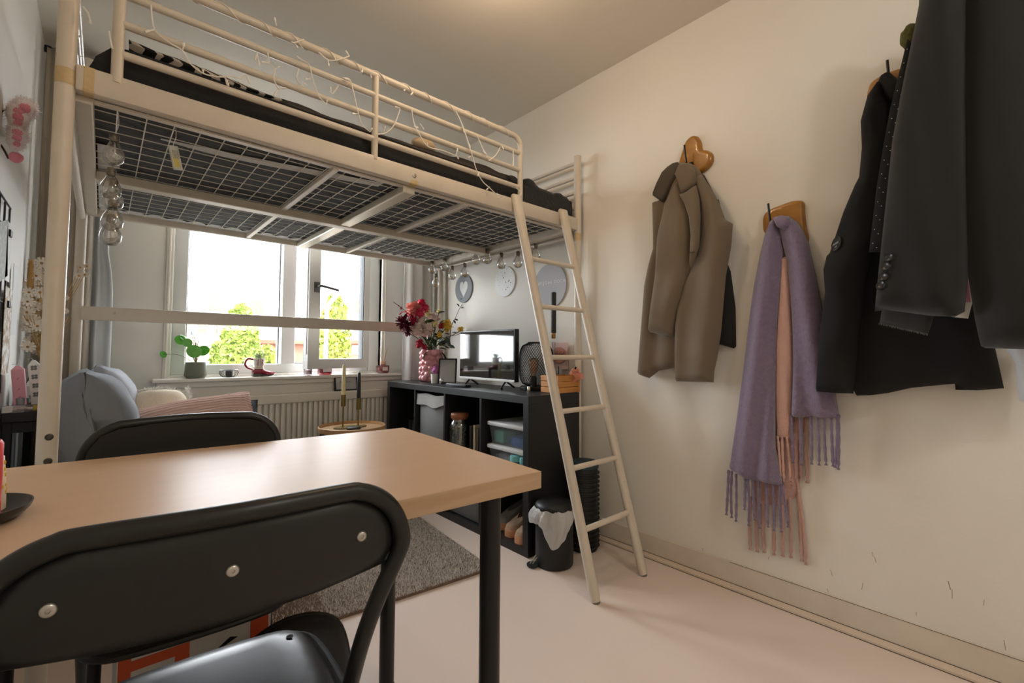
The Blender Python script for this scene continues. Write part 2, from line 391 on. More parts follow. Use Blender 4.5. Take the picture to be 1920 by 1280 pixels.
MB().box((BX0+.012, 3.035, 1.128), (BX1-.012, 3.052, 1.196), .004).build('lower_beam', M_bed, bed)
for z in (1.145, 1.178):
    for x in (-.09,): MB().lathe([(.006, 0), (.006, .006), (0, .007)], (x-.018, 3.05, z), 10, M=Matrix.Rotation(-PI/2, 4, 'Y')).build('bolt', MATS['zinc_dark'], bed, smooth=True)
MB().lathe([(.007, 0), (.007, .002), (0, .002)], (.04, 3.035, 1.168), 10, M=Matrix.Rotation(PI/2, 4, 'X')).build('bolt', MATS['zinc'], bed, smooth=True)
# ------------------------------------------------------------------ ladder
lad = thing('bed_ladder', 'white tubular ladder leaning against the loft bed rail', 'ladder', (1.65, 1.15, 0))
def lp(x, z): return Vector((x, 1.15+.47*z/1.72, z))
for x0, x1 in ((1.484, 1.478), (1.822, 1.818)):
    pts = [lp(x0, 0)+Vector((0, 0, .004)), lp(x0, .03), lp((x0+x1)/2, .9), lp(x1, 1.55), lp(x1, 1.66), lp(x1, 1.735)+Vector((0, .0, 0)), Vector((x1, 1.645, 1.748))]
    s_ = MB().tube(pts, [.019, .0225, .0225, .024, .027, .027, .016], 16, flat=.85).build('side_tube', M_bed, lad, smooth=True)
    MB().lathe([(.0165, 0), (.0165, .006)], lp(x0, 0), 14).build('foot', mat('foot_grey', (120, 112, 100), .6), s_)
M_rung = mat('rung_enamel', (222, 210, 192), .4, var=(30, .5, (214, 201, 182)))
for z in (1.427, 1.196, .962, .727, .494, .258):
    MB().tube([lp(1.481, z), lp(1.82, z)], .0115, 12, flat=1.15).build('rung', M_rung, lad, smooth=True)
# ------------------------------------------------------------------ table
M_oak = mat('oak_top', (204, 174, 146), .36, spec=.05, var=(6, .9, (196, 165, 135)), stretch=(.25, 4, 4))
M_oakE = mat('oak_edge', (198, 170, 140), .5, var=(16, .6, (176, 142, 106)), bump=(60, .1, .002), stretch=(.3, 4, 4))
M_blk = mat('black_metal', (26, 26, 26), .35, metal=.2)
TA = math.radians(-4.2); TL, TD, TZ = .93, .67, .74
tab = local_thing('dining_table', 'oak veneer table top on round black legs', 'table', (.682, .667, 0), TA)   # frame: x along the front edge, origin at the right front corner
tp = MB().box((-TL, 0, TZ-.035), (0, TD, TZ), .0015)
to = tp.build('table_top', [M_oak, M_oakE], tab)
for p in to.data.polygons:
    if abs(p.normal.z) < .5: p.material_index = 1
for x, y in ((-.075, .075), (-.075, TD-.075), (-TL+.075, .075), (-TL+.075, TD-.075)):
    lg = MB().tube([(x, y, .0), (x, y, TZ-.035)], .0215, 20).build('leg', M_blk, tab, smooth=True)
    MB().lathe([(.024, 0), (.024, .012)], (x, y, 0), 18).build('foot', mat('black_plastic', (20, 20, 20), .5), lg, smooth=True)
    if (x, y) == (-.075, .075): MB().box((x+.008, y-.022, TZ-.056), (x+.021, y-.0, TZ-.038), .001).build('sticker', mat('sticker', (205, 205, 200), .6), lg)
# ------------------------------------------------------------------ folding chairs
M_ch = mat('chair_black', (30, 30, 29), .38, bump=(300, .06, .001))
M_seat = mat('chair_vinyl', (24, 25, 27), .3, bump=(500, .08, .001))
M_screw = mat('screw_zinc', (190, 188, 180), .3, metal=.9)
def folding_chair(label, loc, rotz, screws):
    """frame: seat in front (+y), back at y=0, x to the side"""
    c = local_thing('folding_chair', label, 'chair', loc, rotz)
    w = .208
    def side(sx):
        return [(sx*.158, .335, .012), (sx*.16, .28, .12), (sx*.162, .13, .38), (sx*.163, .07, .50), (sx*.166, .032, .58), (sx*.180, .014, .64), (sx*.2, .004, .69)]
    top = [Vector(p) for p in side(-1)] + arc((-w+.085, 0, .715), .085, PI, PI/2, 6)[0:] 
    top += [Vector((0, -.012, .803))] + arc((w-.085, 0, .715), .085, PI/2, 0, 6) + [Vector(p) for p in side(1)][::-1]
    for p in top:
        if p.z > .7: p.y -= .012*(1-(p.x/w)**2)
    MB().tube(bez(top, 4), .0118, 14).build('back_tube', M_ch, c, smooth=True)
    for sx in (-1, 1):
        MB().tube(bez([(sx*.19, -.10, .012), (sx*.19, -.03, .17), (sx*.19, .09, .36), (sx*.19, .19, .415)], 5), .0105, 12).build('rear_leg', M_ch, c, smooth=True)
        MB().lathe([(.014, 0), (.014, .02)], (sx*.19, -.10, 0), 12).build('foot', MATS['black_plastic'], c)
        MB().lathe([(.014, 0), (.014, .02)], (sx*.158, .335, 0), 12).build('foot', MATS['black_plastic'], c)
    MB().tube([(-.163, .30, .085), (.163, .30, .085)], .008, 10).build('stretcher', M_ch, c, smooth=True)
    MB().tube([(-.19, -.045, .14), (.19, -.045, .14)], .008, 10).build('stretcher', M_ch, c, smooth=True)
    # backrest panel, bowed
    ol = []
    def rr(u): return u
    n = 16
    out = [(-.196, .69), (-.18, .684), (-.10, .677), (0, .674), (.10, .677), (.18, .684), (.196, .69), (.203, .715), (.198, .745), (.175, .778), (.13, .795), (0, .799), (-.13, .795), (-.175, .778), (-.198, .745), (-.203, .715)]
    def bow(x, z): return -.02*(1-(x/.2)**2) + .008*max(0, (.73-z)/.06)
    b = sheet(out, .02, .014, lambda u, v, h: Vector((u, bow(u, v)+.013-h, v)), s=.02)
    bo = b.build('backrest', M_ch, c, smooth=True, angle=60)
    if screws:
        for x in (-.147, 0, .147):
            sb = MB().lathe([(.0068, 0), (.0066, .0012), (.005, .0026), (.0022, .0028), (.0015, .0012), (0, .0012)], (x, bow(x, .74)-.0012, .74), 18, M=Matrix.Rotation(PI/2, 4, 'X')).build('screw', M_screw, bo, smooth=True)
    so = [(-.17, .03), (-.06, .012), (.06, .012), (.17, .03), (.185, .12), (.18, .30), (.15, .365), (.08, .385), (-.08, .385), (-.15, .365), (-.18, .30), (-.185, .12)]
    sp = [Vector((*p, 0)) for p in so]; sp = [(q.x, q.y) for q in bez(sp+[sp[0]], 4)[:-1]]
    st_ = sheet(sp, .05, .034, lambda u, v, h: Vector((u, v, .425+h)), s=.025).build('seat', M_seat, c, smooth=True, angle=70)
    MB().tube([(x, y, .432) for x, y in sp]+[(sp[0][0], sp[0][1], .432)], .006, 8).build('piping', M_ch, st_, smooth=True)
    MB().lathe([(.006, 0), (.006, .001), (0, .001)], (.13, .315, .4585), 14).build('air_hole', mat('hole_dark', (8, 8, 8), .8), st_)
    return c
folding_chair('black folding chair with three screws in its back, pushed against the table front', (.118, .612, 0), math.radians(-5), True)
folding_chair('black folding chair tucked under the sofa side of the table', (.18, 1.47, 0), math.radians(180-3), False)
# ------------------------------------------------------------------ cube shelf and what is in it
M_kx = mat('black_brown_foil', (34, 34, 35), .45, bump=(120, .05, .001), stretch=(1, .15, 1))
KX0, KX1, KY0, KY1 = 1.548, 1.928, 1.604, 3.075
kx = thing('cube_shelf', 'low black cube shelf unit with eight open compartments along the coat wall', 'shelf', (1.738, 2.34, 0))
MB().box((KX0, KY0, .732), (KX1, KY1, .77), .001).build('top_board', M_kx, kx)
MB().box((KX0, KY0, 0), (KX1, KY1, .038), .001).build('bottom_board', M_kx, kx)
for y in (KY0, KY1-.038): MB().box((KX0, y, .038), (KX1, y+.038, .732), .001).build('side_board', M_kx, kx)
for i in (1, 2, 3):
    y = KY0+.038+i*.337+(i-1)*.016; MB().box((KX0+.004, y, .038), (KX1, y+.016, .732)).build('divider', M_kx, kx)
MB().box((KX0+.004, KY0+.038, .377), (KX1, KY1-.038, .393)).build('shelf_board', M_kx, kx)
MB().box((KX1-.006, KY0+.02, .02), (KX1-.001, KY1-.02, .75)).build('dark_back_sheet', M_kx, kx)  # open-backed unit: this dark sheet stands in for the shaded wall behind
CY = [KY0+.038+i*.353 for i in range(4)]      # start of each column, from the coat end to the window
# clear plastic boxes with white lids
M_clear = mat('frosted_plastic', (205, 212, 214), .25, trans=.75, alpha=.55); M_lid = mat('lid_white', (225, 228, 228), .4, trans=.15)
def clear_box(label, y0, y1, z0, z1, fill):
    b = thing('storage_box', label, 'box', ((1.57+1.90)/2, (y0+y1)/2, z0))
    x0, x1 = 1.578, 1.90; lo = MB()
    n = [(x0+.02, y0+.02), (x1-.02, y0+.02), (x1-.02, y1-.02), (x0+.02, y1-.02)]; N = [(x0+.006, y0+.006), (x1-.006, y0+.006), (x1-.006, y1-.006), (x0+.006, y1-.006)]
    lo.add([(*p, z0) for p in n]+[(*p, z1-.018) for p in N], [(3, 2, 1, 0)]+[(i, (i+1) % 4, 4+(i+1) % 4, 4+i) for i in range(4)])
    lo.build('tub', M_clear, b)
    MB().box((x0-.004, y0-.002, z1-.022), (x1, y1+.002, z1), .006).build('lid', M_lid, b, smooth=True)
    for nm, a, c, m_ in fill: MB().box(a, c, .01).build(nm, m_, b, smooth=True)
M_blue = mat('blue_cloth', (52, 104, 165), .8); M_teal = mat('teal_paper', (120, 190, 178), .8); M_pale = mat('pale_cloth', (190, 196, 204), .9)
clear_box('frosted storage box with blue contents, upper of two in the shelf', 1.67, 1.955, .492, .612, [('blue_bundle', (1.61, 1.70, .496), (1.88, 1.80, .545), M_blue), ('teal_bundle', (1.61, 1.86, .497), (1.80, 1.93, .565), M_teal)])
clear_box('frosted storage box with pale contents, lower of two in the shelf', 1.67, 1.955, .3935, .490, [('pale_bundle', (1.62, 1.75, .398), (1.85, 1.92, .44), M_pale)])
for i, (y, z1, lab) in enumerate(((1.735, .462, 'round teal jar in front of the plastic boxes, wider one'), (1.672, .460, 'small round teal jar beside the shelf side board'))):
    r = .030 if i == 0 else .025
    j = thing('teal_jar', lab, 'jar', (1.588, y, .3935))
    MB().lathe([(r*.95, 0), (r, .004), (r, z1-.3935-.03), (r*.96, z1-.3935-.028)], (1.588, y, .3935), 24).build('jar_body', mat('jar_navy', (44, 62, 86), .4), j, smooth=True)
    MB().lathe([(r, 0), (r*1.02, .003), (r*1.02, .024), (r*.96, .029), (0, .029)], (1.588, y, z1-.03), 24).build('lid', mat('jar_teal', (120, 186, 190), .45), j, smooth=True)
# jar with a wooden lid
jr = thing('glass_jar', 'tall glass jar of pale string with wooden lid in the shelf', 'jar', (1.615, 2.268, .393))
MB().lathe([(.058, 0), (.062, .006), (.062, .15), (.055, .172), (.047, .182), (.047, .195), (.0445, .195), (.0445, .182), (.052, .17), (.059, .15), (.059, .008), (0, .008)], (1.615, 2.268, .393), 32).build('glass_body', glass_mat('jar_glass', (235, 238, 236), .12), jr, smooth=True)
MB().lathe([(.044, -.012), (.050, 0), (.054, .006), (.054, .022), (.049, .029), (0, .03)], (1.615, 2.268, .590), 32).build('lid', mat('lid_wood', (160, 104, 62), .5, var=(20, .5, (138, 84, 46))), jr, smooth=True)
s = MB(); random.seed(3)
for i in range(26):
    c = Vector((1.615, 2.268, .393+random.uniform(.03, .165))); R = random.uniform(.022, .046); q = Matrix.Rotation(random.uniform(0, 6), 4, 'Z') @ Matrix.Rotation(random.uniform(0, 1.3), 4, 'X')
    pts = [c + q @ Vector((R*math.cos(t*.5), R*math.sin(t*.5), .008*math.sin(t))) for t in range(13)]
    for p in pts: p.z = min(max(p.z, .406), .57); d = Vector((p.x-1.615, p.y-2.268)); 
    s.tube(pts, .0035, 6)
s.build('string_filling', mat('grey_string', (176, 172, 160), .9), jr, smooth=True)
# upright books
M_bk = [mat('book_dark', (70, 62, 54), .6), mat('book_brown', (96, 80, 62), .6), mat('book_cream', (206, 192, 160), .7), mat('book_slate', (66, 70, 74), .6)]
for i, (y, t, h, k, lab) in enumerate(((2.155, .022, .16, 0, 'dark upright book next to the glass jar'), (2.125, .020, .166, 2, 'cream paged upright book between darker ones'), (2.10, .022, .15, 1, 'brown upright book inside the cube shelf'), (2.045, .03, .172, 3, 'slate upright book nearest the shelf divider'))):
    b = thing('book', lab, 'book', (1.70, y, .393)); x0 = 1.62+.004*i
    MB().box((x0, y, .393), (x0+.12, y+.002, .393+h)).box((x0, y+t-.002, .393), (x0+.12, y+t, .393+h)).box((x0, y, .393), (x0+.0025, y+t, .393+h)).build('cover', M_bk[k], b)
    MB().box((x0+.003, y+.002, .396), (x0+.116, y+t-.002, .390+h)).build('pages', mat('book_pages', (214, 204, 178), .8), b)
# fabric hamper
hm = thing('fabric_bin', 'grey fabric bin with folded rim in the upper shelf row', 'bin', (1.74, 2.545, .393))
M_felt = mat('grey_fabric', (134, 134, 132), .9, bump=(300, .2, .002)); M_felt2 = mat('grey_fabric_light', (168, 167, 163), .9, bump=(300, .2, .002))
MB().box((1.575, 2.372, .3935), (1.89, 2.668, .665), .015).build('bin_body', M_felt, hm, smooth=True)
rim = MB()
def wav(y): return .004*math.sin(y*30)
ys = [2.36+i*.32/24 for i in range(25)]
top = [(1.566+wav(y)*.4, y, .712+wav(y)) for y in ys]; bot = [(1.562+wav(y), y, .652+1.6*wav(y+.2)-.018*math.sin((y-2.36)*9)) for y in ys]; inn = [(1.59, y, .705+wav(y)) for y in ys]
for a, b in ((top, bot), (inn, top)):
    o_ = len(rim.v); rim.add(a+b, [(i, i+1, 25+i+1, 25+i) for i in range(24)])
rim.add([(1.574, y, bz[2]) for y, bz in zip(ys, bot)]+bot, [(i, i+1, 26+i, 25+i) for i in range(24)])
rim.build('rolled_rim', M_felt2, hm, smooth=True)
gb = thing('fabric_bin', 'plain grey fabric bin in the lower shelf row', 'bin', (1.74, 2.19, .038))
MB().box((1.572, 2.02, .0385), (1.89, 2.305, .30), .012).build('bin_body', mat('grey_fabric_mid', (118, 119, 121), .9, bump=(300, .2, .002)), gb, smooth=True)
MB().box((1.568, 2.10, .20), (1.573, 2.22, .225), .002).build('pull_tab', MATS['grey_fabric_light'], gb)
# drinking glasses in the far compartment
for i, (x, y) in enumerate(((1.64, 2.86), (1.66, 2.76), (1.72, 2.94))):
    o = MB().lathe([(.032, 0), (.036, .12), (.034, .12), (.030, .006), (0, .006)], (x, y, .3932), 20).build('drinking_glass', glass_mat('smoke_glass', (120, 122, 122), .1), smooth=True)
    tag(o, ('smoky drinking glass at the front of the shelf compartment by the window', 'smoky drinking glass beside the shelf divider', 'smoky drinking glass deepest in the shelf compartment by the window')[i], 'glass', 'glasses in the shelf')
# shoes with tan soles
def shoe(lab, y, dx, up_m):
    """toe towards the room (-x), heel inside the shelf"""
    s = thing('slip_on_shoe', lab, 'shoe', (1.69+dx, y, .038)); cx, cz = 1.69+dx, .0385
    ol = [(-.132, -.010), (-.125, -.026), (-.10, -.037), (-.05, -.039), (.03, -.031), (.09, -.034), (.12, -.022), (.125, .0), (.12, .022), (.09, .034), (.03, .031), (-.05, .039), (-.10, .037), (-.125, .026), (-.132, .010)]
    sm = [(q.x, q.y) for q in bez([Vector((*p, 0)) for p in ol+ol[:1]], 3)[:-1]]; n = len(sm)
    MB().prism([Vector((cx+a, y+b, cz)) for a, b in sm], None, (0, 0, .034)).build('sole', mat('tan_sole', (206, 152, 116), .7, bump=(200, .3, .002)), s, smooth=True, angle=50)
    up = MB(); K = 7
    for k in range(K):
        t = k/(K-1)
        for a, b in sm:
            hh = .03+.055*max(0, min(1, (a+.10)/.17))**.8; f = .96-.28*t*t
            up.v.append(Vector((cx+a*.97+(.022*t*t if a < -.03 else -.012*t*t if a > .08 else 0), y+b*f, cz+.032+hh*math.sin(t*PI/2))))
    for k in range(K-1):
        for j in range(n): up.f.append((k*n+j, k*n+(j+1) % n, (k+1)*n+(j+1) % n, (k+1)*n+j)); up.mi.append(0)
    c_ = len(up.v); up.v.append(Vector((cx-.06, y, cz+.078)))
    for j in range(n):
        if sm[j][0] < -.01 and sm[(j+1) % n][0] < -.01: up.f.append(((K-1)*n+j, (K-1)*n+(j+1) % n, c_)); up.mi.append(0)
    up.build('upper', up_m, s, smooth=True, angle=100)
    MB().tube([(cx-.115, y-.02, cz+.048), (cx-.122, y, cz+.050), (cx-.115, y+.02, cz+.048)], .004, 6).build('toe_welt', mat('suede_dark', (150, 122, 100), .9), s, smooth=True)
M_su = mat('suede_beige', (178, 152, 130), .9, bump=(150, .3, .003))
shoe('beige slip-on shoe with tan sole nearest the shelf side board', 1.692, 0, M_su)
shoe('beige slip-on shoe with tan sole, the inner one of the pair', 1.79, .02, M_su)
shoe('grey slip-on shoe deep in the lower shelf compartment', 1.90, .05, mat('suede_grey', (140, 138, 136), .9))
# ------------------------------------------------------------------ on top of the shelf
ZK = .77
tv = thing('television', 'small flat television with silver lower edge on the cube shelf', 'television', (1.77, 2.19, ZK))
MB().box((1.748, 1.925, .812), (1.782, 2.462, 1.118), .004).box((1.782, 2.0, .85), (1.81, 2.39, 1.08), .01).build('casing', mat('tv_black', (22, 22, 23), .25), tv)
MB().box((1.7465, 1.934, .832), (1.7482, 2.453, 1.110)).build('screen', mat('tv_screen', (10, 11, 12), .06, spec=1.0, coat=1), tv)
MB().box((1.744, 1.926, .812), (1.749, 2.461, .826), .001).build('silver_strip', mat('silver_plastic', (190, 188, 182), .3, metal=.5), tv)
for y in (2.02, 2.37):
    MB().tube([(1.70, y-.03, ZK+.006), (1.765, y, .815), (1.83, y+.0, ZK+.006)], .006, 8).box((1.695, y-.036, ZK), (1.712, y-.022, ZK+.008)).build('stand_foot', mat('tv_black2', (20, 20, 20), .4), tv, smooth=True)
rc = thing('remote_control', 'black remote control lying in front of the television', 'remote', (1.63, 2.36, ZK))
R_ = Matrix.Translation((1.645, 2.33, ZK)) @ Matrix.Rotation(math.radians(2), 4, 'Z')
MB().box((-.022, -.10, .001), (.022, .10, .018), .004, R_).build('remote_body', mat('remote_black', (28, 28, 28), .4), rc, smooth=True)
for k in range(6): MB().box((-.014, -.08+k*.026, .018), (.014, -.066+k*.026, .0195), .0005, R_).build('button', mat('remote_grey', (110, 110, 108), .5), rc)
st = MB().lathe([(.011, 0), (.013, .004), (.013, .028), (.009, .034), (0, .035)], (1.70, 2.60, ZK), 18).build('silver_pot', mat('silver', (190, 186, 176), .25, metal=.9), smooth=True)
tag(st, 'tiny silver pot between picture frame and television', 'pot')
# picture frame by the tv
def pic_frame(lab, c, w, h, yaw, lean, fw, m_f, m_p, name='picture_frame', line=None):
    t = thing(name, lab, 'picture frame', c)
    Mx = Matrix.Translation(c) @ Matrix.Rotation(yaw, 4, 'Z') @ Matrix.Rotation(lean, 4, 'X')
    f = MB()
    for a, b in (((-w/2, 0, 0), (w/2, .014, fw)), ((-w/2, 0, h-fw), (w/2, .014, h)), ((-w/2, 0, fw), (-w/2+fw, .014, h-fw)), ((w/2-fw, 0, fw), (w/2, .014, h-fw))): f.box(a, b, .001, Mx)
    f.build('frame', m_f, t)
    MB().box((-w/2+fw, .005, fw), (w/2-fw, .012, h-fw), 0, Mx).build('print', m_p, t)
    MB().box((-w/2+fw, .002, fw), (w/2-fw, .0035, h-fw), 0, Mx).build('pane', glass_mat('frame_glass', (255, 255, 255), .04), t)
    if line: text(line, 'lettering', .013, Mx @ Matrix(((1, 0, 0, 0), (0, 0, -1, .0045), (0, 1, 0, h*.53), (0, 0, 0, 1))), mat('ink', (60, 60, 60), .8), t, .0001)
    return t
M_fblk = mat('frame_black', (24, 24, 25), .4); M_paper = mat('paper_grey', (206, 210, 214), .8)
pic_frame('black picture frame leaning by the pink vase', Vector((1.742, 2.60, ZK)), .125, .175, math.radians(-42), math.radians(-14), .010, M_fblk, M_paper)
# pink bubble vase with bouquet
VC = Vector((1.78, 2.86, ZK))
vs = thing('flower_vase', 'pink glossy ceramic vase with bubbly relief', 'vase', VC)
M_vase = mat('pink_glaze', (214, 150, 154), .18, coat=.4)
v = MB().lathe([(.060, 0), (.068, .01), (.071, .05), (.071, .2), (.068, .225), (.062, .228), (.058, .222), (.058, .02), (0, .02)], VC, 32)
random.seed(11); rows = 6
for r in range(rows):
    for k in range(9):
        a = 2*PI*(k+.5*(r % 2))/9+random.uniform(-.1, .1); zz = .022+r*.037
        v.ball(VC+Vector((.064*math.cos(a), .064*math.sin(a), zz+random.uniform(-.006, .006))), random.uniform(.021, .028), 2, (1, 1, .95))
v.build('vase_body', M_vase, vs, smooth=True, angle=180)
bq = thing('bouquet', 'mixed bouquet of pink, white, burgundy and yellow flowers in the pink vase', 'flowers', VC+Vector((0, 0, .022)))
def petal(mb, c, d, L, w, cup, k=0, twist=0):
    """one curved petal growing from c along d"""
    d = Vector(d).normalized(); up = Vector((0, 0, 1)) if abs(d.z) < .95 else Vector((1, 0, 0)); s_ = d.cross(up).normalized(); n = s_.cross(d)
    q = Matrix.Rotation(twist, 3, d); s_ = q @ s_; n = q @ n; rows = []
    for t, ww in ((0, .25), (.35, .85), (.7, 1.0), (1.0, .45)):
        cc = Vector(c)+d*L*t+n*cup*L*(t*t)
        rows.append([cc-s_*w*ww*.5+n*w*.12*ww, cc, cc+s_*w*ww*.5+n*w*.12*ww])
    o = len(mb.v)
    for r in rows: mb.v += r
    for i in range(3):
        for j in range(2): mb.f.append((o+i*3+j, o+i*3+j+1, o+(i+1)*3+j+1, o+(i+1)*3+j)); mb.mi.append(k)
def bloom(c, r, n, seed, open_=1.0, pw=.9, thin=False):
    random.seed(seed); mb = MB(); c = Vector(c)
    for i in range(n):
        z = 1-2*(i+.5)/n*open_; a = i*2.39996; rr = math.sqrt(max(0, 1-z*z)); d = Vector((rr*math.cos(a), rr*math.sin(a), z))
        L = r*random.uniform(.8, 1.05); petal(mb, c+d*r*.12, d, L, r*pw*random.uniform(.8, 1.1), .18 if not thin else .05, twist=random.uniform(-.4, .4))
    if not thin: mb.ball(c, r*.68, 2, disp=lambda p: .12*nz(p.x, p.y, p.z+seed, 3))
    return mb
FC = {n: mat('petal_'+n, c, .7, sss=.0) for n, c in dict(coral=(222, 136, 122), hot=(214, 52, 92), blush=(228, 204, 194), white=(232, 226, 212), burgundy=(98, 24, 44), crimson=(178, 26, 58), yellow=(226, 184, 62), cream=(226, 210, 140), lilac=(190, 120, 168), red=(176, 36, 40)).items()}
M_leafd = mat('leaf_dark', (42, 62, 44), .45); M_leafl = mat('leaf_light', (96, 120, 62), .5); M_stem = mat('stem_green', (74, 88, 52), .6); M_twig = mat('twig_brown', (72, 50, 40), .8)
def bp(px, py, dy=0): return W(px, py, y=2.82+dy)
FL = [(776, 581, .058, 34, 'coral', 0), (790, 570, .036, 26, 'hot', .02), (787, 587, .036, 26, 'hot', -.05), (797, 578, .034, 26, 'hot', 0), (757, 606, .062, 40, 'burgundy', -.02), (763, 620, .04, 26, 'burgundy', 0), (775, 604, .036, 22, 'crimson', -.02), (771, 593, .03, 20, 'hot', .03),
      (783, 619, .05, 34, 'blush', -.06), (800, 620, .052, 34, 'blush', -.06), (789, 607, .046, 30, 'blush', -.03), (811, 598, .048, 32, 'blush', 0), (790, 592, .045, 18, 'white', -.03), (816, 607, .024, 16, 'cream', -.04), (801, 588, .028, 18, 'cream', 0),
      (838, 610, .044, 26, 'yellow', -.02), (823, 584, .02, 14, 'cream', 0), (824, 628, .024, 14, 'yellow', -.04), (864, 618, .026, 16, 'yellow', -.05), (827, 611, .028, 14, 'red', 0), (787, 645, .034, 20, 'crimson', -.05), (796, 651, .024, 14, 'crimson', -.06)]
for i, (px, py, r, n, c, dy) in enumerate(FL):
    p = bp(px, py, dy)
    thin = c in ('white',) or (c == 'burgundy')
    o = bloom(p, r, n, i, thin=thin, pw=.55 if thin else .9).build('bloom', FC[c], bq, smooth=True, angle=180)
    MB().tube(bez([p-Vector((0, 0, r*.3)), (p+VC+Vector((0, 0, .28)))/2+Vector((0, 0, -.02)), VC+Vector((random.uniform(-.02, .02), random.uniform(-.02, .02), .2)), VC+Vector((random.uniform(-.03, .03), random.uniform(-.03, .03), .03))], 4), .0028, 6).build('stem', M_stem, o, smooth=True)
def leaf(mb, c, d, L, w): petal(mb, c, d, L, w, -.15, twist=random.uniform(-.5, .5))
random.seed(21)
for i in range(34):
    px, py = random.uniform(790, 838), random.uniform(605, 660); c = bp(px, py, random.uniform(-.04, .06)); mb = MB()
    leaf(mb, c, (random.uniform(-.6, .8), random.uniform(-.6, .3), random.uniform(-.5, .5)), random.uniform(.05, .085), random.uniform(.03, .045)); mb.build('leaf', M_leafd if i % 4 else M_leafl, bq, smooth=True)
for px, py, d, L in ((834, 652, (1, -.2, .1), .075), (828, 660, (.5, -.3, -.9), .08), (822, 588, (.6, 0, .3), .06), (848, 624, (1, 0, .1), .06), (858, 620, (1, 0, -.3), .05), (868, 628, (.8, 0, -.4), .05)):
    mb = MB(); leaf(mb, bp(px, py, -.03), d, L, L*.62); mb.build('leaf', M_leafd, bq, smooth=True)
tw = bez([bp(843, 640), bp(846, 612), bp(853, 598), bp(862, 578), bp(874, 560)], 6); o = MB().tube(tw, [.0032]*10+[.002]*(len(tw)-10), 6).build('twig', M_twig, bq, smooth=True)
for px, py, d in ((852, 598, (1, 0, -.2)), (861, 575, (-.6, 0, .8)), (864, 577, (.8, 0, .2)), (870, 562, (-1, 0, .3)), (875, 560, (.9, 0, .3)), (873, 563, (.3, 0, 1)), (850, 600, (.7, 0, -.7))):
    mb = MB(); leaf(mb, bp(px, py), d, .03, .02); mb.build('leaf', mat('leaf_blackish', (46, 46, 44), .6), o, smooth=True)
for px, py in ((869, 568), (876, 571), (880, 566)): MB().ball(bp(px, py), .012, 2, (1, .8, .7), disp=lambda p: .3*nz(p.x, p.y, p.z, 3)).build('blossom', FC['blush'], o, smooth=True)
tw = bez([bp(800, 625), bp(778, 600), bp(760, 583), bp(738, 566)], 6); o = MB().tube(tw, .0024, 6).build('twig', M_twig, bq, smooth=True)
random.seed(5)
for i in range(22):
    px, py = random.choice([(750, 575), (756, 581), (763, 588), (772, 587), (752, 590), (768, 595)]); MB().ball(bp(px+random.uniform(-5, 5), py+random.uniform(-4, 4), random.uniform(-.03, .01)), .0058, 1).build('berry', FC['crimson'], o, smooth=True)
tw = bez([bp(818, 650), bp(836, 632), bp(855, 628), bp(868, 622)], 6); MB().tube(tw, .0024, 6).build('twig', M_stem, bq, smooth=True)
# little white pot with lilac bloom
PC = Vector((1.712, 2.70, ZK)); lp_ = thing('flower_pot', 'tiny white pot with lilac flower in front of the pink vase', 'pot', PC)
MB().lathe([(.024, 0), (.026, .003), (.030, .062), (.028, .062), (.025, .05), (0, .05)], PC, 24).build('pot', mat('pot_white', (226, 222, 208), .5), lp_, smooth=True)
bloom(PC+Vector((.006, 0, .088)), .034, 40, 77, pw=.6).build('bloom', FC['lilac'], lp_, smooth=True)
for k in range(9):
    mb = MB(); petal(mb, PC+Vector((-.012, .012, .065)), (random.uniform(-1, -.3), random.uniform(0, 1), random.uniform(.0, .7)), .035, .014, -.1); mb.build('leaf', mat('leaf_lime', (168, 176, 104), .6), lp_, smooth=True)
# black mesh table lamp with filament bulb
LC = Vector((1.862, 1.868, ZK)); lm = thing('mesh_lamp', 'black barrel-shaped wire mesh table lamp with filament bulb', 'lamp', LC)
def lr(t): return .098*min(1, (1-(abs(2*t-1))**4*.34)) - (.02 if t in (0, 1) else 0)
M_mesh = mat('mesh_black', (30, 30, 30), .45, metal=.4)
me_ = MB()
for s_ in (1, -1):
    for k in range(40):
        pts = []
        for i in range(15):
            t = i/14; a = 2*PI*k/40+s_*t*1.9; r = lr(t); pts.append(LC+Vector((r*math.cos(a), r*math.sin(a), .02+t*.25)))
        me_.tube(pts, .0011, 4, cap=False)
mo = me_.build('mesh_shade', M_mesh, lm); mo['kind'] = 'stuff'
MB().lathe([(.09, 0), (.092, .003), (.092, .018), (.088, .022), (0, .022)], LC, 36).build('base', M_mesh, lm, smooth=True)
MB().tube([LC+Vector((lr(1)*math.cos(a*PI/18), lr(1)*math.sin(a*PI/18), .27)) for a in range(37)], .004, 8).build('top_ring', M_mesh, lm, smooth=True)
MB().lathe([(.018, 0), (.018, .055), (.014, .06)], LC+Vector((-.05, -.03, .022)), 20).build('socket', M_mesh, lm, smooth=True)
bo = MB().lathe([(.012, 0), (.014, .012), (.024, .045), (.0295, .068), (.027, .086), (.016, .1), (.004, .106), (0, .106)], LC+Vector((-.05, -.03, .08)), 24).build('bulb', glass_mat('bulb_glass', (255, 236, 214), .1), lm, smooth=True)
f = MB()
for k in range(6): f.tube([LC+Vector((-.05+.004*math.cos(k), -.03+.004*math.sin(k), .10)), LC+Vector((-.05+.013*math.cos(k), -.03+.013*math.sin(k), .145)), LC+Vector((-.05+.006*math.cos(k+.5), -.03+.006*math.sin(k+.5), .165))], .0012, 5)
f.build('filament', mat('filament_copper', (196, 116, 62), .4, metal=.5), bo)
kn = MB().lathe([(.0085, 0), (.009, .002), (.009, .026), (.0075, .028), (0, .028)], LC+Vector((-.115, -.06, 0)), 16).build('metal_knob', MATS['silver'], smooth=True)
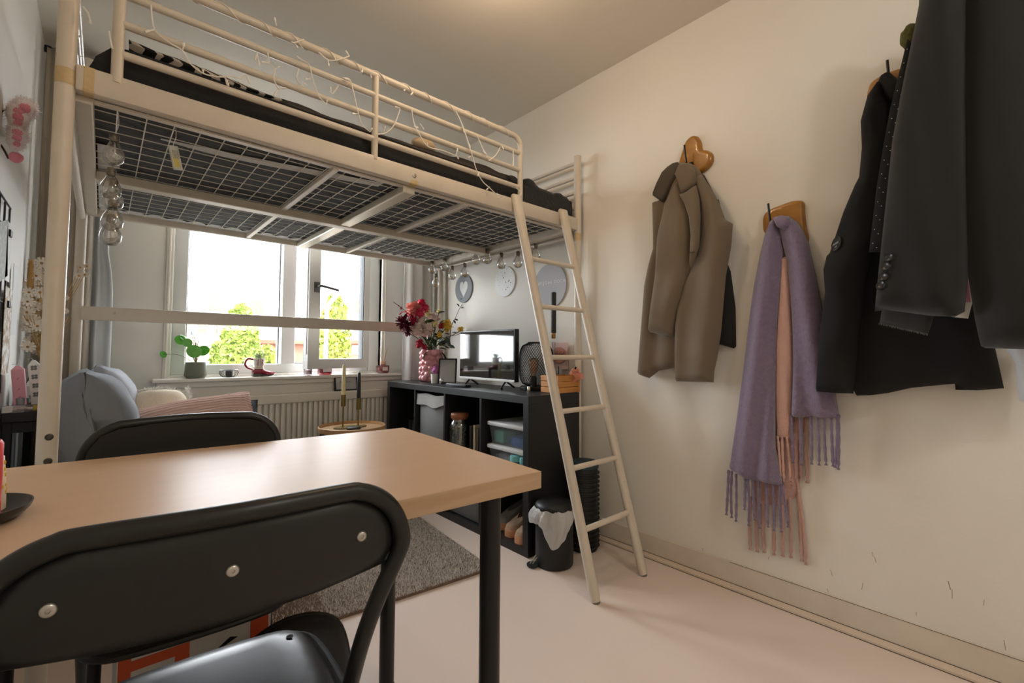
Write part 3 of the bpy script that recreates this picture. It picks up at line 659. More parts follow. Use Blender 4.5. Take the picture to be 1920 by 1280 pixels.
tag(kn, 'small silver cylinder beside the mesh lamp base', 'ornament')
# wooden crate, claw clip
M_cr = mat('crate_pine', (206, 148, 84), .55, var=(14, .5, (188, 126, 64)), bump=(60, .08, .002), stretch=(.3, 1, 3))
cr = thing('wooden_crate', 'small pine slatted crate on the near end of the cube shelf', 'crate', (1.857, 1.672, ZK))
x0, x1, ya, yb = 1.765, 1.945, 1.610, 1.735
for k in range(3):
    z = ZK+.002+k*.031
    for y in (ya, yb-.008): MB().box((x0, y, z), (x1, y+.008, z+.028), .001).build('slat', M_cr, cr)
    for x in (x0, x1-.008): MB().box((x, ya+.008, z), (x+.008, yb-.008, z+.028), .001).build('slat', M_cr, cr)
MB().box((x0+.008, ya+.008, ZK), (x1-.008, yb-.008, ZK+.006)).build('crate_floor', M_cr, cr)
for x in (x0+.012, x1-.012):
    for y in (ya+.012, yb-.012): MB().box((x-.004, y-.004, ZK+.006), (x+.004, y+.004, ZK+.092)).build('corner_block', M_cr, cr)
cc = thing('claw_clip', 'peach hair claw clip hooked over the crate edge', 'hair clip', (1.90, 1.605, .855))
M_clip = mat('peach_acetate', (226, 150, 124), .35)
cm = MB().tube(bez([(1.862, 1.612, .868), (1.88, 1.602, .885), (1.905, 1.604, .887), (1.935, 1.612, .868)], 5), .007, 8)
cm.build('spine', M_clip, cc, smooth=True)
for k in range(8):
    x = 1.866+k*.0098; MB().tube(bez([(x, 1.609, .876), (x+.006, 1.592, .866), (x+.009, 1.586, .846), (x-.004, 1.598, .824+.003*k)], 4), [.0026]*8+[.0018]*5, 6).build('tooth', M_clip, cc, smooth=True)
for sx in (-1, 1): MB().tube(bez([(1.893, 1.607, .884), (1.893+sx*.014, 1.603, .896), (1.893+sx*.026, 1.601, .889), (1.893+sx*.018, 1.603, .880)], 4), .0055, 8).build('wing', M_clip, cc, smooth=True)
MB().tube([(1.893, 1.606, .89), (1.899, 1.602, .908)], .005, 8).build('spring', M_fblk, cc, smooth=True)
# pink card and round sign, candle holder behind the crate
cs_ = thing('greeting_card', 'pale pink speckled card in a thin black clip stand against the wall', 'card', (1.985, 1.80, .80))
MB().box((1.992, 1.742, .888), (1.9945, 1.868, 1.042)).build('card_sheet', mat('pink_paper', (226, 196, 190), .8), cs_)
MB().tube([(1.985, 1.806, .772), (1.985, 1.806, .905)], .0022, 6).box((1.96, 1.795, .770), (2.005, 1.817, .774)).build('clip_stand', M_fblk, cs_)
ds = MB(); random.seed(9)
for i in range(26):
    t = random.random(); yv, zv = (1.758+random.uniform(-.012, .02), .905+random.uniform(-.01, .03)) if i % 2 else (1.855+random.uniform(-.02, .008), 1.02+random.uniform(-.03, .015))
    ds.lathe([(random.uniform(.0008, .002), 0), (0, .0002)], (1.9918, yv, zv), 6, M=Matrix.Rotation(-PI/2, 4, 'Y'))
ds.build('speckle', M_fblk, cs_)
rs = thing('round_sign', 'round dusty pink sign with dark script in front of the card', 'sign', (1.975, 1.795, .92))
MB().lathe([(.0005, 0), (.056, 0), (.056, .004), (.0005, .004)], (1.977, 1.796, .968), 40, M=Matrix.Rotation(-PI/2, 4, 'Y') @ Matrix.Scale(.8, 4, (1, 0, 0))).build('disc', mat('dusty_pink', (196, 140, 126), .6), rs, smooth=True)
MB().tube([(1.9755, 1.796+.056*math.cos(a*PI/20), .968+.045*math.sin(a*PI/20)) for a in range(41)], .0018, 6).build('rim', mat('dusty_pink_dark', (140, 96, 84), .6), rs, smooth=True)
text('Labsie!', 'lettering', .033, on_wall_x((1.9725, 1.796, .974)), mat('script_ink', (52, 36, 34), .7), rs, .0003)
ch = thing('candlestick', 'tall black dinner candle in a brass and glass holder behind the crate', 'candle', (1.935, 1.80, ZK))
MB().lathe([(.026, 0), (.028, .004), (.02, .012), (.008, .03), (.006, .12), (.009, .2), (.006, .24), (.010, .262), (.011, .275), (0, .276)], (1.935, 1.80, ZK), 20).build('glass_stem', glass_mat('crystal', (240, 240, 240), .15), ch, smooth=True)
MB().lathe([(.009, 0), (.012, .004), (.012, .032), (.0, .032)], (1.935, 1.82-.02, 1.044+.02), 18).build('brass_cup', mat('brass', (176, 140, 78), .3, metal=.9), ch, smooth=True)
MB().lathe([(.0155, 0), (.0155, .232), (.010, .236), (0, .236)], (1.935, 1.80, 1.097), 20).build('candle', mat('candle_black', (40, 40, 38), .5), ch, smooth=True)
# ------------------------------------------------------------------ wall discs
def disc(lab, c, r, m_, ry=1):
    t = thing('wall_disc', lab, 'wall decoration', c, group=None)
    MB().lathe([(.0004, 0), (r, 0), (r, .007), (r-.002, .009), (.0004, .009)], c, 56, M=Matrix.Rotation(-PI/2, 4, 'Y')).build('disc', m_, t, smooth=True)
    return t
xw = XR-.0005
d1 = disc('round slate grey wall disc with a white heart', Vector((xw, 2.795, 1.462)), .108, mat('disc_slate', (136, 140, 142), .7))
hs = []
for i in range(40):
    a = 2*PI*i/40; hs.append(((16*math.sin(a)**3)/16*.050, (13*math.cos(a)-5*math.cos(2*a)-2*math.cos(3*a)-math.cos(4*a))/16*.070))
MB().prism([(xw-.0102, 2.79-u, 1.462+v_) for u, v_ in hs], None, (.0012, 0, 0)).build('heart', mat('heart_white', (232, 232, 228), .7), d1)
d2 = disc('round white wall disc with black speckles', Vector((xw, 2.322, 1.462)), .104, mat('disc_white', (238, 238, 236), .7))
random.seed(14)
for i in range(44):
    a = random.uniform(0, 2*PI); r = .095*math.sqrt(random.random()); MB().lathe([(random.choice([.0014, .002, .0026, .0048]), 0), (0, .0006)], (xw-.0092, 2.322+r*math.cos(a), 1.462+r*math.sin(a)), 7, M=Matrix.Rotation(-PI/2, 4, 'Y')).build('speckle', M_fblk, d2)
d3 = disc('large round light grey wall disc with white capitals', Vector((xw, 1.905, 1.388)), .136, mat('disc_grey', (186, 186, 189), .7))
text('KUM JOAR DOCH', 'lettering', .027, on_wall_x((xw-.0095, 1.905, 1.408)), mat('letter_white', (244, 244, 244), .7), d3, .0003, spc=1.25)
# ------------------------------------------------------------------ curtains
def curtain(name, lab, x0, x1, y, z0, z1, waves, amp, m_, ph=0, pinch=None):
    c = MB(); nx, nz_ = int(waves*14), 24; rows = []
    for j in range(nz_+1):
        t = j/nz_; z = z0+(z1-z0)*t; row = []
        for i in range(nx+1):
            u = i/nx; xx = x0+(x1-x0)*u
            k = 1.0
            if pinch: k = 1-pinch[1]*math.exp(-((z-pinch[0])/.16)**2); xx = x0+(xx-x0)*k
            yy = y+amp*(.8+.2*math.sin(z*2+u*5))*math.sin(u*waves*2*PI+ph+.25*math.sin(z*3))+.006*nz(u*3, z*2, ph, 1.5)
            row.append(Vector((xx, yy, z)))
        rows.append(row)
    for r in rows: c.v += r
    n = nx+1
    for j in range(nz_):
        for i in range(nx): c.f.append((j*n+i, j*n+i+1, (j+1)*n+i+1, (j+1)*n+i)); c.mi.append(0)
    o = c.build(name, m_, smooth=True, angle=180)
    md = o.modifiers.new('thickness', 'SOLIDIFY'); md.thickness = .003
    return tag(o, lab, 'curtain')
M_cur = mat('curtain_taupe', (196, 188, 176), .9, bump=(400, .15, .001), sheen=.2)
M_cur2 = mat('curtain_pale', (226, 226, 224), .9, bump=(400, .1, .001))
curtain('curtain', 'beige curtain hanging beside the flower vase', 1.735, 2.0, 3.185, .40, 2.49, 3.2, .028, M_cur2, 1.0)
curtain('curtain', 'taupe curtain in the corner behind the bed post', -.255, -.055, 3.19, .10, 2.49, 3, .026, mat('curtain_dark', (176, 166, 150), .9, bump=(400, .15, .001)), .4)
curtain('curtain', 'pale tied-back curtain beside the window reveal', -.05, .035, 3.225, .10, 2.49, 1.6, .018, mat('curtain_bluish', (222, 226, 230), .9), 2, pinch=(1.56, .35))
rd = thing('curtain_rod', 'black curtain rod fixed high on the window wall', 'rod', (.9, 3.24, 2.48))
MB().tube([(-.255, 3.245, 2.50), (2.0, 3.245, 2.50)], .014, 14).build('pole', M_blk, rd, smooth=True)
for x in (-.255, 2.0): MB().lathe([(.017, -.012), (.019, 0), (.017, .012)], (x, 3.245, 2.50), 14, M=Matrix.Rotation(PI/2, 4, 'Y')).build('end_cap', M_blk, rd, smooth=True)
for x in (0.1, 1.85): MB().box((x-.008, 3.25, 2.485), (x+.008, YF, 2.50)).build('bracket', M_blk, rd)
# ------------------------------------------------------------------ things on the sill
ZS = .818
pt = thing('potted_pilea', 'green round-leaved plant in a sage pot on the window sill', 'plant', (.42, 3.295, ZS))
MB().lathe([(.044, 0), (.050, .008), (.057, .018), (.057, .022), (.050, .095), (.047, .095), (.049, .08), (0, .08)], (.42, 3.295, ZS), 36).build('pot', mat('sage_pot', (116, 120, 106), .6), pt, smooth=True)
MB().lathe([(.047, 0), (0, .006)], (.42, 3.295, ZS+.078), 20).build('soil', mat('soil', (62, 48, 38), .95), pt)
M_pil = mat('pilea_leaf', (58, 132, 30), .35, var=(20, .6, (84, 160, 40)), trans=.0); 
def pleaf(px, py, r, tilt, yawv, m_=None, dy=0, sy=1.0, stem=True):
    c = W(px, py, y=3.27+dy); q = Matrix.Rotation(yawv, 4, 'Z') @ Matrix.Rotation(tilt, 4, 'X')
    mb = MB(); pts = []
    for i in range(24):
        a = 2*PI*i/24; pts.append((r*math.cos(a), r*sy*math.sin(a)*(1.05 if math.sin(a) < 0 else .95)))
    mb.v = [c+(q @ Vector((x, y_, -.04*r+.08*(x*x+y_*y_)/r))) for x, y_ in pts]+[c+(q @ Vector((0, 0, -.04*r)))]
    mb.f = [(i, (i+1) % 24, 24) for i in range(24)]; mb.mi = [0]*24
    o = mb.build('leaf', m_ or M_pil, pt)
    if stem: MB().tube(bez([c, (c*.5+Vector((.42, 3.295, .93))*.5)+Vector((0, 0, .01)), (.42, 3.295, .90)], 5), .0013, 6).build('stem', M_stem, pt, smooth=True)
for a in ((338, 637, .030, 1.2, .3, .0), (351, 642, .026, 1.35, .1, -.02), (364, 658, .040, 1.25, .1, -.03), (381, 657, .034, 1.1, -.4, .01), (306, 664, .020, 1.3, .5, .0), (365, 631, .028, .12, 0, 0), (372, 637, .026, .15, .5, .01), (359, 621, .02, .25, 1, 0), (344, 633, .024, .9, .8, .02)):
    pleaf(a[0], a[1], a[2], a[3], a[4], dy=a[5])
MB().tube(bez([(.42, 3.295, .89), (.422, 3.29, .95), (.415, 3.29, 1.03)], 5), .003, 8).build('stalk', mat('stalk_brown', (150, 120, 70), .7), pt, smooth=True)
wb = thing('wire_bowl', 'small black wire tealight bowl on the window sill', 'bowl', (.592, 3.29, ZS))
wm = MB(); 
for k in range(12):
    a = 2*PI*k/12; wm.tube(bez([Vector((.592+r*math.cos(a), 3.29+r*math.sin(a), ZS+z)) for r, z in ((.030, .003), (.046, .014), (.050, .03), (.047, .045))], 3), .0014, 5)
wm.build('wire_cage', M_fblk, wb)
for r, z in ((.047, .045), (.030, .003)): MB().tube([(.592+r*math.cos(a*PI/16), 3.29+r*math.sin(a*PI/16), ZS+z) for a in range(33)], .002, 6).build('ring', M_fblk, wb, smooth=True)
MB().lathe([(.019, 0), (.019, .036), (.017, .038), (.017, .03), (0, .03)], (.592, 3.29, ZS+.003), 20).build('tealight_cup', mat('cup_dark', (60, 60, 62), .5), wb, smooth=True)
# cowboy boot mug with a succulent
bt = thing('boot_mug', 'cowboy boot shaped mug in white and maroon with a sprig of greenery', 'mug', (.775, 3.285, ZS))
M_bw = mat('boot_white', (226, 220, 208), .25, coat=.3); M_bm = mat('boot_maroon', (138, 34, 50), .25, coat=.3); M_bs = mat('boot_sole', (84, 82, 76), .6)
bx, by = .755, 3.285
MB().lathe([(.034, .05), (.031, .062), (.032, .085), (.036, .118), (.033, .118), (.03, .09), (0, .07)], (bx, by, ZS), 28).build('shaft', M_bw, bt, smooth=True)
ft = MB(); st_ = []
prof = [(-.036, .018, .048, .026), (-.02, .014, .056, .030), (.0, .013, .06, .031), (.02, .012, .052, .029), (.045, .010, .038, .025), (.07, .009, .032, .020), (.088, .012, .030, .012), (.098, .018, .028, .004)]
for u, z0, z1, hw_ in prof:
    ring = []
    for i in range(14):
        a = 2*PI*i/14; ring.append(Vector((bx+u, by+hw_*math.cos(a), ZS+(z0+z1)/2+(z1-z0)/2*math.sin(a))))
    st_.append(ring)
for r in st_: ft.v += r
for i in range(len(st_)-1):
    for j in range(14): ft.f.append((i*14+j, i*14+(j+1) % 14, (i+1)*14+(j+1) % 14, (i+1)*14+j)); ft.mi.append(0)
ft.f += [tuple(range(14)), tuple((len(st_)-1)*14+j for j in range(14))]; ft.mi += [0, 0]
ft.build('foot', M_bm, bt, smooth=True, angle=80)
so_ = MB().box((bx-.036, by-.026, ZS), (bx+.004, by+.026, ZS+.02), .006); so_.tube([(bx+.0, by, ZS+.012), (bx+.03, by, ZS+.008), (bx+.06, by, ZS+.006), (bx+.09, by, ZS+.010)], [.012, .008, .006, .003], 10, flat=2.6); so_.build('sole', M_bs, bt, smooth=True)
MB().tube(bez([(bx-.030, by, ZS+.108), (bx-.062, by, ZS+.115), (bx-.078, by, ZS+.085), (bx-.064, by, ZS+.058), (bx-.032, by, ZS+.046)], 5), .0062, 10).build('handle', M_bm, bt, smooth=True)
dec = MB()
for s_ in (-1, 1):
    for z, w_ in ((.108, .012), (.096, .009), (.085, .011), (.076, .006)):
        dec.tube(bez([(bx+s_*.006, by-.0345, ZS+z), (bx+s_*(.006+w_), by-.0325, ZS+z-.004), (bx+s_*(.004+w_*1.1), by-.031, ZS+z-.011)], 3), .0014, 5)
    dec.tube([(bx+s_*.011, by-.035, ZS+.112), (bx+s_*.012, by-.033, ZS+.07)], .0012, 5)
dec.build('scroll_decor', M_bm, bt); MB().tube([(bx, by-.0365, ZS+.117), (bx, by-.031, ZS+.064)], .0011, 5).build('seam', M_fblk, bt)
MB().lathe([(.0325, .056), (.0325, .060)], (bx, by, ZS), 24, cap=False).build('ankle_band', mat('boot_tan', (206, 154, 106), .4), bt)
random.seed(31); sg = MB()
for k in range(60):
    a = random.uniform(0, 2*PI); d = Vector((math.cos(a)*random.uniform(.2, 1.1), math.sin(a)*random.uniform(.2, .8), random.uniform(.5, 1.4))); c0 = Vector((bx, by, ZS+.105)); L = random.uniform(.02, .05)
    for t in (.5, .75, 1): petal(sg, c0+d*L*t, d+Vector((random.uniform(-.8, .8), random.uniform(-.8, .8), random.uniform(-.3, .6))), .013, .006, .1)
sg.build('greenery', mat('sprig_grey', (126, 140, 112), .7), bt, smooth=True)
# votive with letter, pink candle jar, reed diffuser
vt = thing('votive_glass', 'clear votive glass with gold letter R on the sill', 'glass', (1.055, 3.27, ZS))
MB().lathe([(.024, 0), (.027, .003), (.028, .058), (.026, .058), (.025, .006), (0, .006)], (1.055, 3.27, ZS), 24).build('glass_body', glass_mat('votive', (245, 244, 248), .12), vt, smooth=True)
MB().lathe([(.022, 0), (.022, .03), (0, .03)], (1.055, 3.27, ZS+.007), 20).build('wax', mat('wax_pink', (232, 200, 196), .5), vt, smooth=True)
text('R', 'lettering', .034, Matrix(((1, 0, 0, 1.058), (0, 0, -1, 3.2415), (0, 1, 0, ZS+.032), (0, 0, 0, 1))), mat('gold_letter', (160, 116, 66), .4, metal=.6), vt, .0004)
cj = thing('candle_jar', 'pink scented candle jar with white label below the open casement', 'candle', (1.175, 3.285, ZS))
MB().lathe([(.030, 0), (.046, .003), (.049, .012), (.046, .07), (.044, .07), (.046, .014), (0, .01)], (1.175, 3.285, ZS), 28).build('glass_body', glass_mat('pink_glass', (226, 150, 160), .12), cj, smooth=True)
MB().lathe([(.043, 0), (.043, .05), (0, .05)], (1.175, 3.285, ZS+.011), 24).build('wax', mat('wax_rose', (206, 128, 140), .5), cj, smooth=True)
MB().box((1.148, 3.234, ZS+.022), (1.202, 3.238, ZS+.055)).build('label_sheet', mat('label_white', (226, 220, 220), .7), cj)
df = thing('reed_diffuser', 'pink glass reed diffuser with wooden collar at the sill end', 'diffuser', (1.612, 3.285, ZS))
MB().lathe([(.036, 0), (.042, .004), (.047, .012), (.0495, .04), (.049, .058), (.044, .060), (.018, .062), (.018, .07), (.016, .07), (.016, .06), (.045, .056), (.0465, .04), (.044, .014), (0, .008)], (1.612, 3.285, ZS), 32).build('bottle', glass_mat('diffuser_pink', (232, 176, 176), .14), df, smooth=True)
MB().lathe([(.042, 0), (.045, .03), (0, .031)], (1.612, 3.285, ZS+.01), 28).build('oil', mat('oil_pink', (214, 150, 150), .3), df, smooth=True)
MB().lathe([(.019, 0), (.022, .002), (.022, .024), (.02, .026), (.008, .026), (.008, .01), (0, .01)], (1.612, 3.285, ZS+.068), 24).build('collar', mat('beech', (206, 168, 136), .6), df, smooth=True)
for dx, dz in ((-.035, .10), (-.022, .105), (.035, .108), (.038, .098)): MB().tube([(1.612, 3.285, ZS+.05), (1.612+dx, 3.285+.004*dx/.03, ZS+.095+dz*.95)], .0016, 6).build('reed', mat('reed', (196, 160, 128), .7), df)
MB().box((1.588, 3.2352, ZS+.02), (1.628, 3.238, ZS+.048)).build('label_sheet', mat('label_pink', (236, 206, 204), .7), df)
# black frame leaning on the radiator cover
pic_frame('small black frame with a line of text standing on the radiator', Vector((1.315, 3.236, .7025)), .17, .118, 0, math.radians(-10), .011, M_fblk, mat('print_grey', (196, 196, 194), .8), line='EIGEN ANUCA')
# ------------------------------------------------------------------ round side table with candles
SC = Vector((1.165, 2.77, 0)); sd_ = thing('side_table', 'round wooden tray table beside the radiator', 'side table', SC)
M_bam = mat('bamboo', (196, 158, 114), .5, var=(10, .5, (182, 142, 98)), stretch=(.4, 5, 5))
MB().lathe([(.19, .505), (.19, .511), (0, .511)], SC, 48).build('tray_bottom', M_bam, sd_, smooth=True)
MB().lathe([(.19, .50), (.196, .50), (.198, .528), (.192, .530), (.190, .512)], SC, 48, cap=False).build('tray_rim', M_bam, sd_, smooth=True)
MB().lathe([(.18, .475), (.186, .475), (.186, .499), (.18, .499)], SC, 40, cap=False).build('base_ring', M_blk, sd_, smooth=True)
for k in range(4):
    a = PI/4+k*PI/2; MB().tube([SC+Vector((.18*math.cos(a), .18*math.sin(a), .49)), SC+Vector((.19*math.cos(a), .19*math.sin(a), 0))], .008, 10).build('leg', M_blk, sd_, smooth=True)
ZT = .5115
cb = thing('candle_holder', 'double brass candle holder on an oval plate', 'candle holder', (1.165, 2.80, ZT))
M_brs = mat('brass_dark', (134, 116, 66), .35, metal=.8)
MB().lathe([(.1, 0), (.103, .002), (.103, .006), (0, .007)], (1.165, 2.80, ZT), 40, M=Matrix.Scale(.55, 4, (0, 1, 0))).build('plate', M_brs, cb, smooth=True)
for x, z1, hh, c, nm in ((1.118, .135, .185, (230, 214, 164), 'cream'), (1.215, .108, .16, (38, 38, 38), 'black')):
    s_ = MB().tube([(x, 2.80, ZT+.006), (x, 2.80, ZT+z1)], .0042, 10).build('stem', M_brs, cb, smooth=True)
    MB().lathe([(.004, -.004), (.013, 0), (.0135, .004), (.0135, .07), (.0, .07)], (x, 2.80, ZT+z1), 20).build('cup', M_brs, s_, smooth=True)
    cn = MB().lathe([(.0125, 0), (.0115, hh*.5), (.0095, hh-.004), (.007, hh), (0, hh)], (x, 2.80, ZT+z1+.0702), 18, fn=lambda a, z: 1+.015*math.sin(z*60)).build('taper_candle', mat('taper_'+nm, c, .5), smooth=True)
    MB().tube([(x, 2.80, ZT+z1+.07+hh), (x+.001, 2.80, ZT+z1+.08+hh)], .001, 5).build('wick', M_fblk, cn)
    tag(cn, nm+' taper candle standing in the double brass holder', 'candle')
dk = MB().lathe([(.030, 0), (.034, .003), (.034, .014), (.030, .017), (0, .015)], (1.15, 2.712, ZT), 30, M=Matrix.Scale(1.25, 4, (1, 0, 0))).build('trinket_dish', mat('dish_dark', (62, 62, 58), .5), smooth=True)
tag(dk, 'small dark oval dish at the foot of the candle holder', 'dish')
# ------------------------------------------------------------------ sofa
M_sofa = mat('sofa_fabric', (124, 127, 132), .95, bump=(220, .25, .002), var=(60, .4, (116, 119, 124)))
sf = thing('sofa', 'small grey fabric sofa under the loft bed', 'sofa', (.28, 2.62, 0))
MB().box((-.10, 2.12, .05), (.66, 3.14, .34), .03).build('sofa_base', M_sofa, sf, smooth=True)
MB().box((-.06, 2.14, .34), (.68, 3.12, .47), .045).build('seat_pad', M_sofa, sf, smooth=True)
MB().box((-.108, 2.12, .05), (-.055, 3.14, .60), .02).build('sofa_back', M_sofa, sf, smooth=True)
for x in (-.05, .6):
    for y in (2.18, 3.08): MB().tube([(x, y, 0), (x, y, .06)], .018, 10).build('foot', M_blk, sf)
def pillow(name, lab, c, size, rot, m_, sharp=2.4, fur=0, seed=0, cat='cushion', group=None, rnd=0):
    bm = bmesh.new(); bmesh.ops.create_cube(bm, size=2); bmesh.ops.subdivide_edges(bm, edges=bm.edges[:], cuts=14, use_grid_fill=True)
    R = Matrix.Translation(c) @ rot
    for v in bm.verts:
        x, y, z = v.co; e = max(abs(x), abs(y))
        h = (max(0, 1-abs(x)**sharp)*max(0, 1-abs(y)**sharp))**.5
        k = 1-.06*(1-abs(x)**2)*(abs(y)**6) ; k2 = 1-.06*(1-abs(y)**2)*(abs(x)**6)
        w = .05*nz(x*1.5+seed, y*1.5, z, 1.3)+.02*nz(x*4+seed, y*4, z, 1.5)
        k2 *= 1-rnd*y*y*abs(y); k *= 1-rnd*x*x*abs(x)
        v.co = Vector((x*k2*size[0]/2, y*k*size[1]/2, (z*(h*.92+.08))*size[2]/2+w*size[2]))
    m2 = MB().bm(bm, R); t = thing(name, lab, cat, c, group=group)
    m2.build('cover', m_, t, smooth=True, angle=180)
    return t
rx = lambda a: Matrix.Rotation(math.radians(a), 4, 'X'); ry = lambda a: Matrix.Rotation(math.radians(a), 4, 'Y'); rz = lambda a: Matrix.Rotation(math.radians(a), 4, 'Z')
M_cush = mat('cushion_grey', (132, 135, 140), .95, bump=(220, .25, .002)); M_cushl = mat('cushion_light', (164, 168, 174), .95, bump=(220, .25, .002))
c1 = pillow('back_cushion', 'plump grey back cushion at the near end of the sofa', Vector((-.012, 2.42, .672)), (.47, .46, .27), ry(80), M_cush, seed=1)
c2 = pillow('back_cushion', 'lighter grey back cushion at the window end of the sofa', Vector((.035, 2.86, .685)), (.46, .42, .24), ry(78), M_cushl, seed=4)
pf = pillow('fluffy_pillow', 'cream pillow with white shaggy edge on the sofa', Vector((.215, 2.78, .655)), (.26, .30, .20), rz(8) @ rx(62), mat('cream_fleece', (226, 212, 188), .95, bump=(160, .4, .004)), seed=8, rnd=.22)
random.seed(41); fz = MB()
for k in range(2600):
    a = random.uniform(0, PI); u = random.uniform(-1, 1)
    base = Vector((.215, 2.78, .655)) + (rz(8) @ rx(62)).to_3x3() @ Vector((u*.115*(1-.1*u*u), (.145-.03*u*u)*(1 if random.random() < .8 else random.random()), random.uniform(-.02, .02))) if random.random() < .65 else Vector((.215, 2.78, .655)) + (rz(8) @ rx(62)).to_3x3() @ Vector((.13, random.uniform(-.14, .15), random.uniform(-.02, .02)))
    d = Vector((random.uniform(-.6, .6)+.3*u, random.uniform(-.7, .2), random.uniform(.1, 1))).normalized(); s2 = d.orthogonal().normalized()*.003; L = random.uniform(.012, .028)
    fz.add([base-s2, base+s2, base+d*L+Vector((0, 0, -.003))], [(0, 1, 2)])
fo = fz.build('shaggy_edge', mat('white_shag', (232, 228, 220), .95), pf); fo['kind'] = 'stuff'
PKR = ry(-7) @ rz(3) @ rx(50)
pk = pillow('pink_pillow', 'dusty pink corduroy pillow with raised corner on the sofa', Vector((.335, 2.50, .605)), (.50, .34, .20), PKR, mat('pink_corduroy', (228, 198, 187), .95), seed=12, sharp=3)
rb = MB()
Rk = Matrix.Translation((.335, 2.50, .605)) @ PKR
for k in range(22):
    u = -.95+k*1.9/21; pts = []
    for j in range(13):
        w_ = -.97+j*1.94/12; h = (max(0, 1-abs(w_)**3)*max(0, 1-abs(u)**3))**.5
        wv = .05*nz(w_*1.5+12, u*1.5, 1, 1.3)+.02*nz(w_*4+12, u*4, 1, 1.5)
        pts.append(Rk @ Vector((w_*.25*(1-.06*(1-u*u)*abs(w_)**6), u*.17*(1-.06*(1-w_*w_)*abs(u)**6), (h*.92+.08)*.10+wv*.2+.001)))
    rb.tube(pts, .0052, 6)
rb.build('corduroy_rib', MATS['pink_corduroy'], pk, smooth=True)
dg_ = pillow('dark_pillow', 'charcoal pillow behind the pink one', Vector((.46, 2.74, .59)), (.36, .30, .14), rz(-5) @ rx(55), mat('charcoal_knit', (66, 68, 72), .95, bump=(120, .4, .003)), seed=17)
th = MB(); n = 18
for j in range(n+1):
    for i in range(n+1):
        u = i/n; v_ = j/n; th.v.append(Vector((.42+u*.30, 2.16+v_*.36, .478+.02*nz(u*4, v_*4, 2, 1)+.03*math.sin(u*PI)-(.10*max(0, u-.8)/.2))))
for j in range(n):
    for i in range(n): th.f.append((j*(n+1)+i, j*(n+1)+i+1, (j+1)*(n+1)+i+1, (j+1)*(n+1)+i)); th.mi.append(0)
to_ = th.build('throw_blanket', mat('throw_grey', (128, 128, 128), 1, bump=(90, .9, .01)), smooth=True, angle=180); md = to_.modifiers.new('thickness', 'SOLIDIFY'); md.thickness = .02; md.offset = 1
tag(to_, 'fluffy grey throw folded over the sofa front edge', 'blanket')
# ------------------------------------------------------------------ narrow black console by the left wall and what stands on it
ZD = .752
dk_ = thing('console_table', 'narrow black console table along the left wall behind the sofa', 'table', (-.19, 2.83, 0))
MB().box((-.262, 2.455, ZD-.034), (-.142, 3.14, ZD), .002).build('table_top', mat('console_black', (36, 35, 34), .5), dk_)
MB().box((-.255, 2.475, ZD-.075), (-.147, 2.49, ZD-.034)).build('apron', MATS['console_black'], dk_)
for x in (-.248, -.156):
    for y in (2.48, 3.12): MB().box((x-.012, y-.012, 0), (x+.012, y+.012, ZD-.034), .002).build('leg', MATS['console_black'], dk_)
M_wax = mat('wax_white', (232, 230, 222), .45, sss=.0)
def square_candle(lab, x, y, w, h, lean, m_, deco, z0=ZD):
    t = thing('square_candle', lab, 'candle', (x, y, z0)); Mx = Matrix.Translation((x, y, z0)) @ Matrix.Rotation(lean, 4, 'Y')
    b = MB(); hw_ = w/2
    b.add([Mx @ Vector(p) for p in [(-hw_, -hw_, 0), (hw_, -hw_, 0), (hw_, hw_, 0), (-hw_, hw_, 0), (-hw_, -hw_, h*.9), (hw_, -hw_, h*.9), (hw_, hw_, h*.9), (-hw_, hw_, h*.9), (-hw_*.3, -hw_*.3, h), (hw_*.3, -hw_*.3, h), (hw_*.3, hw_*.3, h), (-hw_*.3, hw_*.3, h)]],
          [(3, 2, 1, 0), (0, 1, 5, 4), (1, 2, 6, 5), (2, 3, 7, 6), (3, 0, 4, 7), (4, 5, 9, 8), (5, 6, 10, 9), (6, 7, 11, 10), (7, 4, 8, 11), (8, 9, 10, 11)])
    b.build('wax_body', m_, t); MB().tube([Mx @ Vector((0, 0, h)), Mx @ Vector((-.006, 0, h+.008)), Mx @ Vector((-.014, 0, h+.006))], .001, 5).build('wick', M_wax, t)
    for zz, m2, pet, rr in deco:
        d = MB()
        for k in range(pet):
            a = 2*PI*k/pet+PI/4; d.ball(Mx @ Vector((rr*.55*math.cos(a), -hw_-.0002, zz+rr*.55*math.sin(a))), rr*.5, 1, (1, .1, 1))
        d.build('motif', m2, t)
    return t
M_clv = mat('clover_grey', (120, 126, 118), .7); M_hrt = mat('heart_red', (196, 70, 96), .7)
p_ = W(58, 695, y=2.60)
hld = thing('candle_tray', 'dark grey metal candle tray on the console table', 'tray', (-.19, 2.62, ZD))
MB().box((-.24, 2.575, ZD), (-.145, 2.67, ZD+.004), .001).box((-.24, 2.575, ZD), (-.145, 2.579, ZD+.018), .001).box((-.24, 2.666, ZD), (-.145, 2.67, ZD+.018), .001).build('tray', mat('dark_metal_tray', (92, 88, 82), .5), hld)
square_candle('tall white square candle printed with grey clovers', -.182, 2.615, .032, .185, -.10, M_wax, [(.155, M_clv, 4, .011), (.12, M_clv, 4, .011), (.085, M_clv, 4, .011), (.05, M_clv, 4, .011)], ZD+.0045)
square_candle('pink square candle printed with small red hearts', -.222, 2.535, .034, .148, -.09, mat('wax_pinkc', (226, 160, 172), .5), [(.06, M_hrt, 2, .004), (.1, M_hrt, 2, .004), (.03, M_hrt, 2, .004)], ZD+.022)
